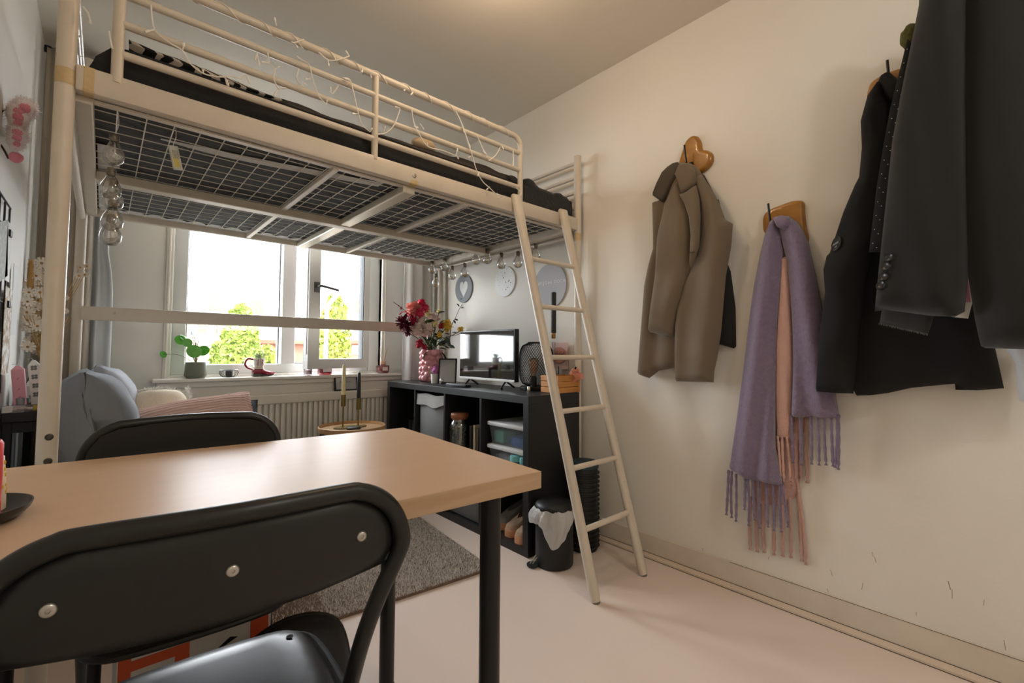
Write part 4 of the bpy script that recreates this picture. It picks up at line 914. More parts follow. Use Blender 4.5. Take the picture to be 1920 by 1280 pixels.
hl2 = MB().lathe([(.028, 0), (.030, .003), (.012, .006), (.02, .010), (.021, .048), (.018, .05), (.018, .022), (0, .0218)], (-.222, 2.535, ZD), 20).build('candle_cup', mat('cup_grey', (150, 150, 150), .4, metal=.5), smooth=True); tag(hl2, 'grey metal candle cup holding the pink candle', 'candle holder')
hs_ = thing('tealight_house', 'white ceramic house tealight holder behind the clover candle', 'candle holder', (-.165, 2.72, ZD))
b = MB(); b.box((-.235, 2.69, ZD), (-.145, 2.745, ZD+.085), .003); b.build('body', mat('ceramic_white', (212, 210, 202), .5), hs_)
b = MB()
for x in (-.205, -.15): b.tube(arc((x, 2.7175, ZD+.088), .016, 0, PI, 8), .005, 8)
b.build('arched_top', MATS['ceramic_white'], hs_, smooth=True)
for x in (-.2, -.15): MB().lathe([(.014, 0), (0, .0012)], (x, 2.6898, ZD+.04), 14, M=Matrix.Rotation(PI/2, 4, 'X')).build('opening', mat('opening_dark', (150, 146, 136), .8), hs_)
wb_ = MB().box((-.262, 2.462, ZD), (-.205, 2.51, ZD+.022), .002).build('small_carton', mat('carton_white', (224, 218, 212), .7)); tag(wb_, 'small white carton at the console table edge', 'box')
tb = thing('tube_pack', 'clear tube with mustard yellow cap lying on the console', 'tube', (-.18, 2.475, ZD))
MB().tube([(-.235, 2.468, ZD+.0135), (-.185, 2.472, ZD+.0135)], .0132, 14).build('clear_tube', glass_mat('tube_clear', (226, 220, 224), .15), tb, smooth=True)
MB().tube([(-.185, 2.472, ZD+.0125), (-.148, 2.476, ZD+.0125)], .012, 14).build('cap', mat('mustard', (176, 150, 70), .5), tb, smooth=True)
pn = MB().tube([(-.24, 2.52, ZD+.006), (-.145, 2.535, ZD+.006)], .0055, 10).build('white_pen', mat('pen_white', (214, 212, 208), .4), smooth=True); tag(pn, 'thin white pen lying across the console table', 'pen')
# dried flower bunch in a brown vase
DV = Vector((-.19, 2.93, ZD)); dv = thing('dried_flower_vase', 'brown vase holding tall dried daisies and grasses', 'vase', DV)
MB().lathe([(.035, 0), (.05, .01), (.056, .08), (.04, .14), (.03, .155), (.033, .165), (.028, .165), (.025, .15), (.03, .12), (0, .1)], DV, 28).build('vase_body', mat('vase_umber', (96, 82, 72), .5), dv, smooth=True)
M_daisy = mat('dried_daisy', (226, 216, 200), .85); M_straw = mat('straw', (178, 142, 86), .85); M_dc = mat('daisy_centre', (170, 120, 60), .85)
random.seed(51)
def daisy(c, r, d):
    mb = MB(); d = Vector(d).normalized(); a0 = d.orthogonal().normalized(); b0 = d.cross(a0)
    for k in range(10):
        a = 2*PI*k/10; dr = a0*math.cos(a)+b0*math.sin(a)
        s2 = (a0*-math.sin(a)+b0*math.cos(a))*r*.28; c = Vector(c)
        mb.add([c+dr*r*.2-s2*.5, c+dr*r*.2+s2*.5, c+dr*r+s2*.7+d*r*.15, c+dr*r-s2*.7+d*r*.15], [(0, 1, 2, 3)])
    return mb
spots = [(45, 585), (52, 600), (60, 560), (66, 575), (72, 563), (75, 548), (48, 565), (57, 612), (40, 577), (69, 590), (74, 600), (62, 620), (36, 574), (47, 575), (70, 510), (74, 525), (68, 517), (78, 493), (44, 547), (55, 533), (70, 611), (66, 637), (58, 640), (72, 655), (52, 650), (121, 583), (122, 558), (75, 580), (50, 615), (64, 600), (150, 501), (163, 499), (148, 517), (159, 515)]
for i, (px, py) in enumerate(spots):
    y = 2.93+random.uniform(-.06, .05) if px < 100 else 2.9; c = W(px, py, y=y); c.x = max(c.x, XL+.02)
    o = daisy(c, .026 if px < 100 else .015, (random.uniform(-.1, .7), -1, random.uniform(-.2, .6))).build('daisy', M_daisy, dv)
    MB().ball(c+Vector((0, -.002, 0)), .005, 1).build('centre', M_dc, o)
    MB().tube(bez([c, c.lerp(DV+Vector((0, 0, .2)), .6)+Vector((0, 0, .03)), DV+Vector((random.uniform(-.015, .015), 0, .15)), DV+Vector((0, 0, .105))], 4), .0012, 5).build('stem', M_straw, o)
for i in range(8):
    px, py = 48+random.uniform(-10, 12), 505+random.uniform(-12, 25); c = W(px, py, y=2.95); c.x = max(c.x, XL+.02); mb = MB()
    for k in range(90):
        t = k/90; a = k*2.4; base = c+Vector((0, 0, -.05+.06*t)); d = Vector((math.cos(a), math.sin(a), 1.2)); petal(mb, base, d, .02, .004, .1)
    o = mb.build('grass_plume', mat('bunny_tail', (206, 164, 102), .95), dv)
    MB().tube([c, DV+Vector((0, 0, .15)), DV+Vector((0, 0, .105))], .0012, 5).build('stem', M_straw, o)
for i in range(16):
    a = random.uniform(0, 6.28); MB().tube(bez([DV+Vector((0, 0, .105)), DV+Vector((.012*math.cos(a), .012*math.sin(a), .17)), DV+Vector((.05*math.cos(a), .05*math.sin(a), .30)), DV+Vector((max(-.07, .08*math.cos(a)), .08*math.sin(a), .38))], 4), .0013, 5).build('stem', M_straw, dv)
# wire grids with pinned cards on the left wall
def grid(lab, y0, y1, z0, z1, ny, nz_):
    g = thing('wire_grid', lab, 'wire grid', (XL+.008, (y0+y1)/2, z0))
    for k in range(ny+1): y = y0+(y1-y0)*k/ny; MB().tube([(XL+.01, y, z0), (XL+.01, y, z1)], .003, 6).build('wire', M_blk, g)
    for k in range(nz_+1): z = z0+(z1-z0)*k/nz_; MB().tube([(XL+.012, y0, z), (XL+.012, y1, z)], .003, 6).build('wire', M_blk, g)
    return g
a = W(18, 402, x=XL+.01); b = W(17, 438, x=XL+.01)
grid('black wire memo grid high on the left wall', 1.75, a.y, b.z, a.z+.02, 6, 1)
a2 = W(13, 515, x=XL+.01); b2 = W(9, 575, x=XL+.01)
grid('black wire memo grid lower on the left wall', 1.75, a2.y-.02, b2.z-.3, a2.z, 6, 4)
def card(lab, y, z, w, h, m_, tilt=0):
    o = MB().box((-.0008, -w/2, -h/2), (.0008, w/2, h/2), 0, Matrix.Translation((XL+.019, y, z)) @ Matrix.Rotation(tilt, 4, 'X')).build('pinned_card', m_, loc=(XL+.019, y, z-h/2)); tag(o, lab, 'card'); return o
ca = W(8, 470, x=XL+.02); card('grey speckled card pinned on the upper wire grid', ca.y-.01, ca.z, .17, .19, mat('card_grey', (190, 192, 184), .8, var=(60, .3, (150, 154, 146))), .25)
cb_ = W(16, 470, x=XL+.016); card('white card hanging under the upper wire grid', cb_.y-.03, cb_.z-.01, .10, .20, mat('card_white', (228, 226, 222), .8))
cc_ = W(14, 620, x=XL+.02); card('white card with floral print on the lower wire grid', cc_.y, cc_.z, .16, .30, mat('card_floral', (230, 228, 222), .8, var=(30, .12, (176, 150, 120))))
cc2 = W(22, 560, x=XL+.016); card('plain white print beside the dried flowers', cc2.y+.05, cc2.z, .14, .26, mat('card_plain', (226, 226, 224), .8))
for px, py in ((13, 437), (10, 570)):
    c = W(px, py, x=XL+.014); o = MB().box((c.x-.004, c.y-.018, c.z-.012), (c.x+.012, c.y+.018, c.z+.012), .003).build('bulldog_clip', M_blk); tag(o, 'black clip holding a card on the %s wire grid' % ('upper' if py < 500 else 'lower'), 'clip')
# pink fluffy branch reaching from the left wall
pb = thing('pink_fluff_branch', 'branch of fluffy pink and white pompoms on the left wall', 'artificial flower', (XL+.01, 2.2, 1.75))
M_pf = mat('fluff_pink', (232, 146, 160), .95); M_pw = mat('fluff_white', (252, 240, 238), .95); random.seed(61)
cs2 = [(46, 203, .044), (10, 214, .040), (30, 230, .032), (-6, 200, .04), (4, 252, .034), (12, 266, .026), (-8, 240, .036), (4, 290, .020), (16, 297, .012)]
lastp = None
for i, (px, py, r) in enumerate(cs2):
    c = W(px, py, y=2.22); c.x = max(c.x, XL+.035)
    tow = (Vector((0, 0, CAM_H))-c).normalized()
    if r > .02:
        o = MB().ball(c, r*.72, 3, disp=lambda p: .10*nz(p.x, p.y, p.z+i, 7)).build('pompom', M_pw, pb, smooth=True); hz = MB()
        for k in range(500):
            z = 1-2*(k+.5)/500; a = k*2.4; q = math.sqrt(1-z*z); d = Vector((q*math.cos(a), q*math.sin(a), z)); s2 = d.orthogonal().normalized()*.0016
            L = r*random.uniform(.85, 1.08); d2 = (d+Vector((random.uniform(-.3, .3), random.uniform(-.3, .3), random.uniform(-.3, .3)))).normalized(); hz.add([c+d*r*.6-s2, c+d*r*.6+s2, c+d2*L], [(0, 1, 2)])
        hz.build('fluff', M_pw, o)['kind'] = 'stuff'
        MB().ball(c+tow*r*.42, r*.42, 2, disp=lambda p: .08*nz(p.x, p.y, p.z, 5)).build('pink_heart', M_pf, o, smooth=True)
    else: MB().ball(c, r*.9, 2, disp=lambda p: .1*nz(p.x, p.y, p.z, 4)).build('bud', M_pf, pb, smooth=True)
MB().tube(bez([(XL+.002, 1.95, 1.80), W(-20, 215, y=2.15), W(12, 205, y=2.22), W(46, 203, y=2.22)], 6), .003, 6).build('branch', M_twig, pb, smooth=True)
MB().tube(bez([(XL+.002, 1.95, 1.80), W(-25, 250, y=2.15), W(0, 270, y=2.22), W(16, 297, y=2.22)], 6), .003, 6).build('branch', M_twig, pb, smooth=True)
# rope strap hanging behind the bed post
rp_ = MB().tube(bez([W(112, 775, y=2.30), W(117, 795, y=2.26), W(126, 808, y=2.24), W(137, 822, y=2.24)], 6), [.006]*12+[.009]*7, 8).build('cord_tassel', mat('tan_rope', (188, 140, 92), .9), smooth=True); tag(rp_, 'tan rope tassel hanging on the sofa corner', 'cord')
# ------------------------------------------------------------------ coat wall: hooks, blazers, scarves
M_hook = mat('wood_slice', (176, 124, 44), .3, coat=.4, var=(12, .6, (146, 92, 26)), stretch=(1, 1, 2.5))
M_bark = mat('wood_slice_pale', (186, 140, 88), .5, var=(12, .6, (160, 112, 62)))
def wall_piece(px, xb, th, edge, x_ref=None, s=.014, fold=None):
    xr = x_ref if x_ref else xb-th*.6
    ol = [W(a, b, x=xr) for a, b in px]
    return sheet([(p.y, p.z) for p in ol], edge, th, lambda u, v, h: Vector((xb-h, u, v)), s=s, fold=fold)
def smooth_px(px, n=4):
    q = bez([Vector((a, b, 0)) for a, b in px+px[:1]], n)[:-1]; return [(p.x, p.y) for p in q]
def hook(lab, px, m_, hx):
    t = thing('wall_hook', lab, 'hook', W(hx[0], hx[1], x=XR))
    wall_piece(smooth_px(px), XR-.001, .022, .012, s=.01).build('wood_plate', m_, t, smooth=True, angle=60)
    p = W(hx[0], hx[1], x=XR-.02); 
    MB().tube(bez([p+Vector((0, 0, -.055)), p+Vector((-.02, 0, -.055)), p+Vector((-.045, 0, -.03)), p+Vector((-.06, .002, .045))], 5), .0042, 8).build('hook_arm', M_blk, t, smooth=True)
    MB().box((p.x-.012, p.y-.012, p.z-.085), (p.x+.004, p.y+.012, p.z-.02), .004).build('hook_plate', M_blk, t)
hook('honey brown lobed wood slice hook above the taupe blazer', [(1268, 318), (1276, 292), (1284, 268), (1294, 256), (1305, 254), (1313, 264), (1316, 279), (1326, 281), (1335, 288), (1335, 303), (1326, 316), (1313, 324), (1295, 326)], M_hook, (1296, 297))
hook('honey brown wood slice hook above the purple scarf', [(1430, 432), (1430, 408), (1440, 394), (1465, 383), (1490, 375), (1506, 378), (1508, 400), (1511, 425), (1515, 450), (1500, 470), (1450, 460)], M_hook, (1452, 408))
hook('pale wood slice hook behind the black jacket collar', [(1624, 178), (1630, 158), (1645, 145), (1670, 133), (1700, 128), (1710, 160), (1690, 200), (1640, 205)], M_bark, (1672, 150))
def on_surface(o, px, py, x, lift):
    """frame on the cloth under a line of sight: z along the outward normal"""
    off = o.parent.location; best = None
    d = (W(px, py, x=1.7)-Vector((0, 0, CAM_H))).normalized(); org = Vector((0, 0, CAM_H))-off
    hit, loc, n, _ = o.ray_cast(org, d)
    if not hit: loc = W(px, py, x=x)-off; n = Vector((-1, 0, 0))
    if n.dot(d) > 0: n = -n
    zz = n.normalized(); xx = (Vector((0, 0, 1))-zz*zz.z).normalized(); yy = zz.cross(xx)
    m_ = Matrix((xx, yy, zz)).transposed().to_4x4(); m_.translation = loc+off+zz*lift; return m_
# --- a black jacket mostly hidden behind the taupe blazer
def gfold(a, f, ph=0, g=0): return lambda u, v, d: a*math.sin((u+g*v)*f+ph)+.35*a*nz(u*9+ph, v*5, 0, 1)
M_black = mat('black_wool', (27, 27, 26), .9, bump=(500, .2, .001), sheen=.15); M_black2 = mat('black_suiting', (20, 21, 20), .85, bump=(700, .15, .001), sheen=.2); M_black3 = mat('black_cotton', (21, 21, 21), .9, bump=(300, .15, .001))
bj = thing('black_garment', 'black garment hanging behind the taupe blazer', 'jacket', W(1340, 500, x=XR-.01))
wall_piece([(1300, 312), (1318, 328), (1336, 362), (1336, 372), (1344, 372), (1348, 388), (1356, 440), (1361, 493), (1367, 508), (1376, 576), (1377, 649), (1373, 653), (1344, 645), (1300, 640), (1285, 500), (1290, 350)], XR-.004, .03, .03, fold=gfold(.004, 60)).build('body', M_black, bj, smooth=True, angle=80)
# --- taupe blazer
M_tau = mat('taupe_wool', (113, 98, 79), .85, bump=(600, .2, .001), sheen=.25); M_taud = mat('taupe_lining', (82, 72, 60), .85, bump=(600, .2, .001))
tz = thing('taupe_blazer', 'taupe wool blazer hung by its collar on a wood slice hook', 'blazer', W(1290, 500, x=XR-.03))
wall_piece([(1268, 302), (1290, 303), (1305, 312), (1311, 324), (1337, 365), (1345, 382), (1355, 409), (1369, 417), (1366, 460), (1356, 515), (1347, 621), (1340, 669), (1334, 696), (1333, 712), (1270, 712), (1261, 689), (1230, 695), (1220, 703), (1212, 709), (1203, 706), (1192, 702), (1197, 637), (1205, 537), (1213, 500), (1222, 467), (1222, 440), (1221, 377), (1234, 374), (1221, 365), (1230, 342), (1240, 322), (1252, 311)], XR-.036, .045, .035, fold=lambda u, v, d: .008*math.sin(u*55+v*4)).build('body', M_tau, tz, smooth=True, angle=80)
wall_piece([(1300, 330), (1311, 324), (1337, 365), (1355, 409), (1369, 417), (1366, 460), (1356, 515), (1347, 621), (1340, 669), (1334, 696), (1333, 717), (1263, 715), (1262, 660), (1263, 610), (1268, 576), (1283, 524), (1306, 478), (1312, 440), (1310, 400), (1303, 350)], XR-.07, .045, .04, s=.012, fold=lambda u, v, d: .010*math.sin(u*42+v*6+1)+.006*nz(u*14, v*7, 3)).build('front_panel', M_tau, tz, smooth=True, angle=80)
wall_piece([(1268, 334), (1282, 365), (1292, 401), (1294, 440), (1290, 497), (1268, 587), (1259, 631), (1236, 628), (1211, 622), (1216, 575), (1224, 515), (1229, 440), (1242, 381), (1254, 358)], XR-.075, .06, .05, s=.012, fold=lambda u, v, d: .006*math.sin(v*22+u*12)+.005*nz(u*16, v*8, 9)).build('sleeve', M_tau, tz, smooth=True, angle=80)
wall_piece([(1260, 305), (1268, 302), (1276, 312), (1272, 328), (1258, 350), (1242, 379), (1234, 374), (1221, 365), (1230, 342), (1240, 322), (1250, 312)], XR-.075, .022, .015, s=.01).build('collar', M_taud, tz, smooth=True, angle=80)
wall_piece([(1272, 306), (1290, 304), (1300, 318), (1304, 338), (1300, 346), (1286, 360), (1275, 361), (1270, 340), (1264, 326)], XR-.108, .024, .015, s=.01).build('collar', M_tau, tz, smooth=True, angle=80)
wall_piece([(1272, 364), (1286, 359), (1303, 346), (1309, 370), (1311, 400), (1310, 440), (1309, 461), (1302, 480), (1291, 500), (1294, 440), (1290, 405), (1282, 382)], XR-.118, .02, .012, s=.01).build('lapel', M_tau, tz, smooth=True, angle=80)
p = W(1297, 473, x=XR-.139); MB().box((p.x-.001, p.y-.012, p.z-.001), (p.x+.004, p.y+.012, p.z+.001)).build('buttonhole', M_fblk, tz)
p = W(1212, 538, x=XR-.075); MB().box((p.x-.002, p.y-.028, p.z-.0015), (p.x+.006, p.y+.006, p.z+.0015)).build('pocket_welt', M_taud, tz)
# --- scarves
M_pur = mat('purple_wool', (136, 121, 144), .95, bump=(220, .7, .004), sheen=.4, var=(70, .5, (122, 108, 131))); M_pnk = mat('pink_wool', (214, 172, 158), .95, bump=(220, .6, .004), sheen=.4); M_pnk2 = mat('pink_wool_dusty', (200, 160, 148), .95, bump=(220, .6, .004), sheen=.4)
ps = thing('pink_scarf', 'pale pink fringed scarf hanging under the purple one', 'scarf', W(1465, 700, x=XR-.02))
wall_piece([(1462, 480), (1478, 480), (1483, 600), (1486, 700), (1484, 790), (1478, 822), (1455, 820), (1452, 740), (1453, 640), (1458, 560)], XR-.03, .028, .02, s=.011).build('front_end', M_pnk, ps, smooth=True, angle=90)
wall_piece([(1420, 650), (1500, 650), (1512, 760), (1510, 800), (1497, 830), (1498, 880), (1497, 925), (1470, 950), (1430, 948), (1407, 940), (1406, 860), (1410, 760)], XR-.003, .016, .02, s=.014, fold=gfold(.003, 90)).build('back_end', M_pnk2, ps, smooth=True, angle=90)
def fringe(t, a, b, xb, m_, r=.0052):
    p0 = W(a[0], a[1]-4, x=xb); p1 = W(b[0], b[1], x=xb); md = p0.lerp(p1, .5)+Vector((0, random.uniform(-.003, .003), 0))
    MB().tube(bez([p0, md, p1], 7), [r*(1+.18*math.sin(i*2.2)) for i in range(13)]+[r*.5, r*1.25][:2], 7).build('tassel', m_, t, smooth=True, angle=180)
random.seed(71)
for a, b in (((1458, 820), (1464, 900)), ((1466, 818), (1470, 902)), ((1475, 820), (1481, 900))): fringe(ps, a, b, XR-.042, M_pnk)
for x0_, y0_, x1_, y1_ in ((1408, 935, 1407, 1030), (1419, 938, 1420, 1034), (1431, 945, 1433, 1035), (1450, 945, 1452, 1040), (1466, 945, 1468, 1042), (1480, 935, 1483, 1045), (1494, 900, 1504, 1052), (1496, 920, 1512, 1058), (1490, 815, 1492, 905), (1500, 810, 1502, 900), (1512, 785, 1514, 905), (1480, 830, 1486, 910)): fringe(ps, (x0_, y0_), (x1_, y1_), XR-.012, M_pnk2, .006)
pu = thing('purple_scarf', 'fuzzy purple scarf with twisted tassels on a wood slice hook', 'scarf', W(1440, 650, x=XR-.04))
wall_piece([(1450, 406), (1458, 420), (1466, 470), (1462, 520), (1455, 600), (1453, 660), (1452, 724), (1450, 839), (1458, 880), (1465, 913), (1440, 908), (1412, 902), (1398, 900), (1380, 890), (1364, 881), (1373, 820), (1382, 756), (1392, 680), (1400, 610), (1410, 536), (1421, 480), (1431, 439), (1440, 415)], XR-.042, .045, .03, s=.011, fold=lambda u, v, d: .012*math.sin(u*70+v*9)+.003*nz(u*60, v*60, 1)).build('front_end', M_pur, pu, smooth=True, angle=120)
wall_piece([(1448, 407), (1475, 404), (1490, 412), (1504, 432), (1513, 456), (1526, 515), (1539, 579), (1550, 660), (1569, 775), (1573, 784), (1540, 786), (1520, 781), (1500, 784), (1481, 782), (1484, 700), (1484, 660), (1482, 600), (1473, 490), (1466, 465), (1458, 430)], XR-.035, .045, .03, s=.011, fold=lambda u, v, d: .010*math.sin(u*62-v*7+2)+.003*nz(u*60, v*60, 5)).build('back_end', M_pur, pu, smooth=True, angle=120)
wall_piece([(1446, 407), (1462, 402), (1480, 404), (1484, 420), (1470, 432), (1454, 424)], XR-.07, .03, .02, s=.01).build('loop', M_pur, pu, smooth=True, angle=120)
for x0_, y0_, x1_, y1_ in ((1366, 885, 1362, 965), (1380, 892, 1380, 977), (1397, 900, 1396, 955), (1402, 900, 1404, 985), (1423, 903, 1424, 990), (1437, 906, 1440, 988), (1449, 910, 1452, 995), (1462, 911, 1465, 997), (1466, 911, 1478, 988), (1413, 902, 1416, 975), (1372, 887, 1372, 970)): fringe(pu, (x0_, y0_), (x1_, y1_), XR-.055, M_pur)
for x0_, y0_, x1_, y1_ in ((1484, 782, 1488, 868), (1500, 783, 1503, 872), (1520, 781, 1522, 870), (1533, 783, 1536, 872), (1545, 783, 1549, 872), (1558, 783, 1562, 874), (1572, 781, 1572, 880), (1570, 781, 1566, 876)): fringe(pu, (x0_, y0_), (x1_, y1_), XR-.05, M_pur)
# --- black jacket with oval sleeve badge
jk = thing('black_jacket', 'black cotton jacket with a dark oval sleeve badge', 'jacket', W(1700, 500, x=XR-.05))
wall_piece([(1656, 131), (1667, 131), (1686, 146), (1740, 150), (1830, 300), (1850, 500), (1865, 653), (1882, 729), (1830, 733), (1789, 732), (1788, 720), (1705, 728), (1660, 738), (1629, 742), (1601, 743), (1595, 733), (1560, 738), (1530, 735), (1542, 600), (1556, 480), (1580, 400), (1606, 330), (1611, 277), (1612, 225), (1622, 180), (1641, 150)], XR-.03, .07, .05, s=.016, fold=lambda u, v, d: .010*math.sin(u*38+v*3)+.006*nz(u*10, v*6, 2)).build('body', M_black3, jk, smooth=True, angle=90)
jsl = wall_piece([(1609, 225), (1622, 176), (1640, 150), (1656, 140), (1664, 190), (1656, 350), (1640, 440), (1620, 520), (1606, 620), (1594, 739), (1560, 738), (1524, 735), (1532, 617), (1542, 547), (1539, 504), (1545, 478), (1551, 472), (1576, 397), (1598, 345), (1606, 330), (1611, 277)], XR-.09, .075, .05, s=.014, fold=lambda u, v, d: .009*math.sin(v*26+u*14)+.008*nz(u*14, v*10, 7)).build('sleeve', M_black3, jk, smooth=True, angle=90)
wall_piece([(1641, 150), (1656, 131), (1668, 131), (1690, 150), (1694, 180), (1675, 195), (1655, 180)], XR-.10, .05, .025, s=.012).build('collar', M_black3, jk, smooth=True, angle=90)
Mb = on_surface(jsl, 1570, 457, XR-.15, .002) @ Matrix.Rotation(.35, 4, 'Z') @ Matrix.Scale(1.45, 4, (1, 0, 0))
bo_ = MB().lathe([(.0005, 0), (.020, 0), (.020, .003), (.0175, .005), (.017, .003), (.0005, .003)], (0, 0, 0), 28, M=Mb).build('badge', mat('badge_dark', (44, 44, 44), .5), jk, smooth=True)
MB().box((-.004, -.012, .003), (.002, .012, .0045), 0, Mb).box((-.013, -.004, .003), (-.008, .004, .0045), 0, Mb).build('badge_mark', mat('badge_mark', (120, 120, 118), .6), bo_)
# --- black top with tiny white dots
dt = thing('dotted_shirt', 'black garment edge with rows of tiny white dots', 'shirt', W(1660, 330, x=XR-.2))
wall_piece([(1700, 70), (1712, 80), (1712, 300), (1690, 470), (1628, 472), (1634, 420), (1642, 350), (1655, 270), (1668, 200), (1688, 120)], 1.84, .018, .02, s=.014).build('body', M_black3, dt, smooth=True, angle=90)
dd = MB()
for k in range(15):
    py = 92+k*26; pxa = np.interp(py, [80, 140, 200, 270, 350, 470], [1702, 1687, 1674, 1661, 1647, 1633])
    for dx, dpy in ((2, 0), (9, 8)): dd.ball(W(pxa+dx, py+dpy, x=1.8205), .0016, 1)
dd.build('dots', mat('dot_white', (220, 220, 215), .5), dt)
# --- greyed denim hem and a pale shirt under the blazer
dn = thing('denim_piece', 'washed black denim hem with frayed edge', 'trousers', W(1700, 605, x=1.84))
wall_piece([(1656, 560), (1652, 583), (1648, 606), (1670, 611), (1700, 619), (1740, 627), (1750, 594), (1752, 560)], 1.85, .012, .015, s=.014).build('hem', mat('grey_denim', (58, 58, 58), .9, bump=(600, .4, .001)), dn, smooth=True, angle=90)
fy = MB(); random.seed(3)
for k in range(50): a = W(1648+k*1.85, 606+k*.42, x=1.843); fy.tube([a+Vector((0, 0, .002)), a+Vector((random.uniform(-.002, .002), random.uniform(-.002, .002), -.004))], .0005, 4)
fy.build('frayed_edge', mat('fray', (120, 118, 114), .9), dn)
wt = thing('pale_shirt', 'white and pink shirt glimpsed between the black sleeves', 'shirt', W(1805, 560, x=1.82))
wall_piece([(1806, 480), (1812, 500), (1824, 562), (1815, 597), (1779, 593), (1770, 560), (1790, 490)], 1.845, .012, .015, s=.014).build('white_cloth', mat('white_cotton', (216, 214, 210), .9), wt, smooth=True, angle=90)
wall_piece([(1806, 470), (1812, 500), (1820, 566), (1809, 566), (1800, 480)], 1.832, .008, .01, s=.012).build('pink_cloth', mat('rose_cotton', (196, 128, 150), .9), wt, smooth=True, angle=90)
ws = thing('white_garment', 'light grey garment hanging at the far side of the black blazer', 'shirt', W(1905, 690, x=1.9))
wall_piece([(1880, 600), (1886, 653), (1896, 668), (1903, 680), (1908, 735), (1911, 752), (1930, 757), (1965, 750), (1970, 600)], 1.93, .03, .03, s=.014, fold=gfold(.005, 80)).build('cloth', mat('grey_cotton', (206, 208, 210), .9), ws, smooth=True, angle=90)
# --- black blazer with four cuff buttons
bz_ = thing('black_blazer', 'black suit blazer with four buttons on its cuff', 'blazer', W(1780, 400, x=1.75))
wall_piece([(1800, -60), (1803, 150), (1806, 300), (1812, 513), (1826, 600), (1837, 648), (1846, 652), (1880, 653), (1920, 654), (1990, 656), (2030, 500), (2040, 300), (2030, -60)], 1.83, .085, .06, s=.02, fold=lambda u, v, d: .012*math.sin(u*40+1)).build('body', M_black2, bz_, smooth=True, angle=90)
slv = wall_piece([(1720, -60), (1718, 0), (1709, 45), (1690, 139), (1667, 262), (1649, 431), (1643, 490), (1634, 582), (1655, 579), (1690, 583), (1740, 590), (1787, 592), (1806, 582), (1813, 513), (1808, 300), (1808, 150), (1812, -60)], 1.80, .08, .06, s=.018, fold=lambda u, v, d: .010*math.sin((u-.12*v)*46+.6)).build('sleeve', M_black2, bz_, smooth=True, angle=90)
for px, py in ((1667, 483), (1663, 501), (1658, 519), (1653, 536)):
    Mb = on_surface(slv, px, py, 1.74, .004) @ Matrix.Scale(1.55, 4)
    b_ = MB().lathe([(.0085, -.004), (.0085, .001), (.0075, .0025), (.006, .0018), (.005, .0012), (0, .0012)], (0, 0, 0), 22, M=Mb).build('button', mat('button_black', (48, 48, 47), .3), bz_, smooth=True)
    hh_ = MB()
    for a in range(4): hh_.lathe([(.0009, .0013), (0, .0014)], (0, 0, 0), 6, M=Mb @ Matrix.Translation((.0018*math.cos(a*PI/2), .0018*math.sin(a*PI/2), 0)))
    hh_.build('thread_hole', M_fblk, b_)
ms = thing('moss_ornament', 'green mossy ornament peeking out beside the black blazer', 'ornament', W(1705, 70, x=1.92))
q = W(1708, 70, x=1.90); mm = MB().ball(q, .034, 3, (1, .8, 1.15), disp=lambda p: .16*nz(p.x, p.y, p.z, 6)); mm.build('moss', mat('moss_green', (92, 92, 44), .95, bump=(120, .9, .01)), ms, smooth=True)
MB().tube([q, Vector((XR, q.y, q.z))], .012, 10).build('peg', M_hook, ms, smooth=True)
# ------------------------------------------------------------------ bedding
M_sheet = mat('charcoal_sheet', (34, 34, 36), .9, bump=(14, .5, .02), sheen=.15); M_quilt = mat('black_underside', (40, 41, 42), .85, bump=(9, .9, .05), stretch=(.6, 3, 1))
mt = thing('mattress', 'mattress in a charcoal fitted sheet on the loft bed', 'mattress', (.93, 2.35, 1.678))
def slab(x0, x1, y0, y1, z0, z1, nx, ny, f):
    bm = bmesh.new(); bmesh.ops.create_cube(bm, size=1); bmesh.ops.subdivide_edges(bm, edges=bm.edges[:], cuts=max(nx, ny), use_grid_fill=True)
    for v in bm.verts:
        u, w, t = v.co.x+.5, v.co.y+.5, v.co.z+.5; p = Vector((x0+(x1-x0)*u, y0+(y1-y0)*w, z0+(z1-z0)*t)); v.co = f(p, u, w, t)
    return MB().bm(bm)
def mf(p, u, w, t):
    e = min(u, 1-u, w, 1-w); rnd = .02*max(0, 1-e/.02) if 0 < t < 1 else .0
    if t == 1: p.z -= .028*max(0, 1-e/.03)
    p.z -= .05*max(0, 1-u/.035)**2*t
    p.x += .03*max(0, 1-u/.035)*max(0, t-.5)
    if t == 0: p.z += .012*max(0, 1-e/.03)+.006*abs(nz(p.x*5, p.y*14, 1))
    p.x += .006*nz(p.y*4, p.z*20, 3); p.y += .006*nz(p.x*5, p.z*20, 6); return p
slab(-.055, 1.955, 1.676, 3.02, 1.678, 1.842, 40, 40, mf).build('fitted_sheet', [M_sheet], mt, smooth=True, angle=70)
sh_ = MB(); random.seed(13)
def scallop(p0, p1, n, w, ph):
    pts = []; p0 = Vector(p0); p1 = Vector(p1); d = (p1-p0); s_ = Vector((-d.y, d.x, 0)).normalized(); N = n*8
    a = [p0+d*(i/N) for i in range(N+1)]; b = [q+s_*w*(.55+.45*abs(math.sin(i/8*PI+ph)))*(.8+.3*nz(i*.07, ph)) for i, q in enumerate(a)]
    o = len(sh_.v); sh_.add(a+b, [(i, i+1, N+2+i, N+1+i) for i in range(N)])
M_pad = mat('pad_white', (206, 204, 200), .9, bump=(60, .5, .01))
scallop((1.88, 3.028, 1.6752), (-.03, 3.028, 1.6752), 22, .095, 0); sh_.build('white_pad_edge', M_pad, mt, smooth=True); sh_ = MB()
scallop((-.035, 2.98, 1.6752), (-.035, 2.05, 1.6752), 8, .08, 1); sh_.build('white_pad_edge', M_pad, mt, smooth=True); sh_ = MB()
o_ = len(sh_.v)
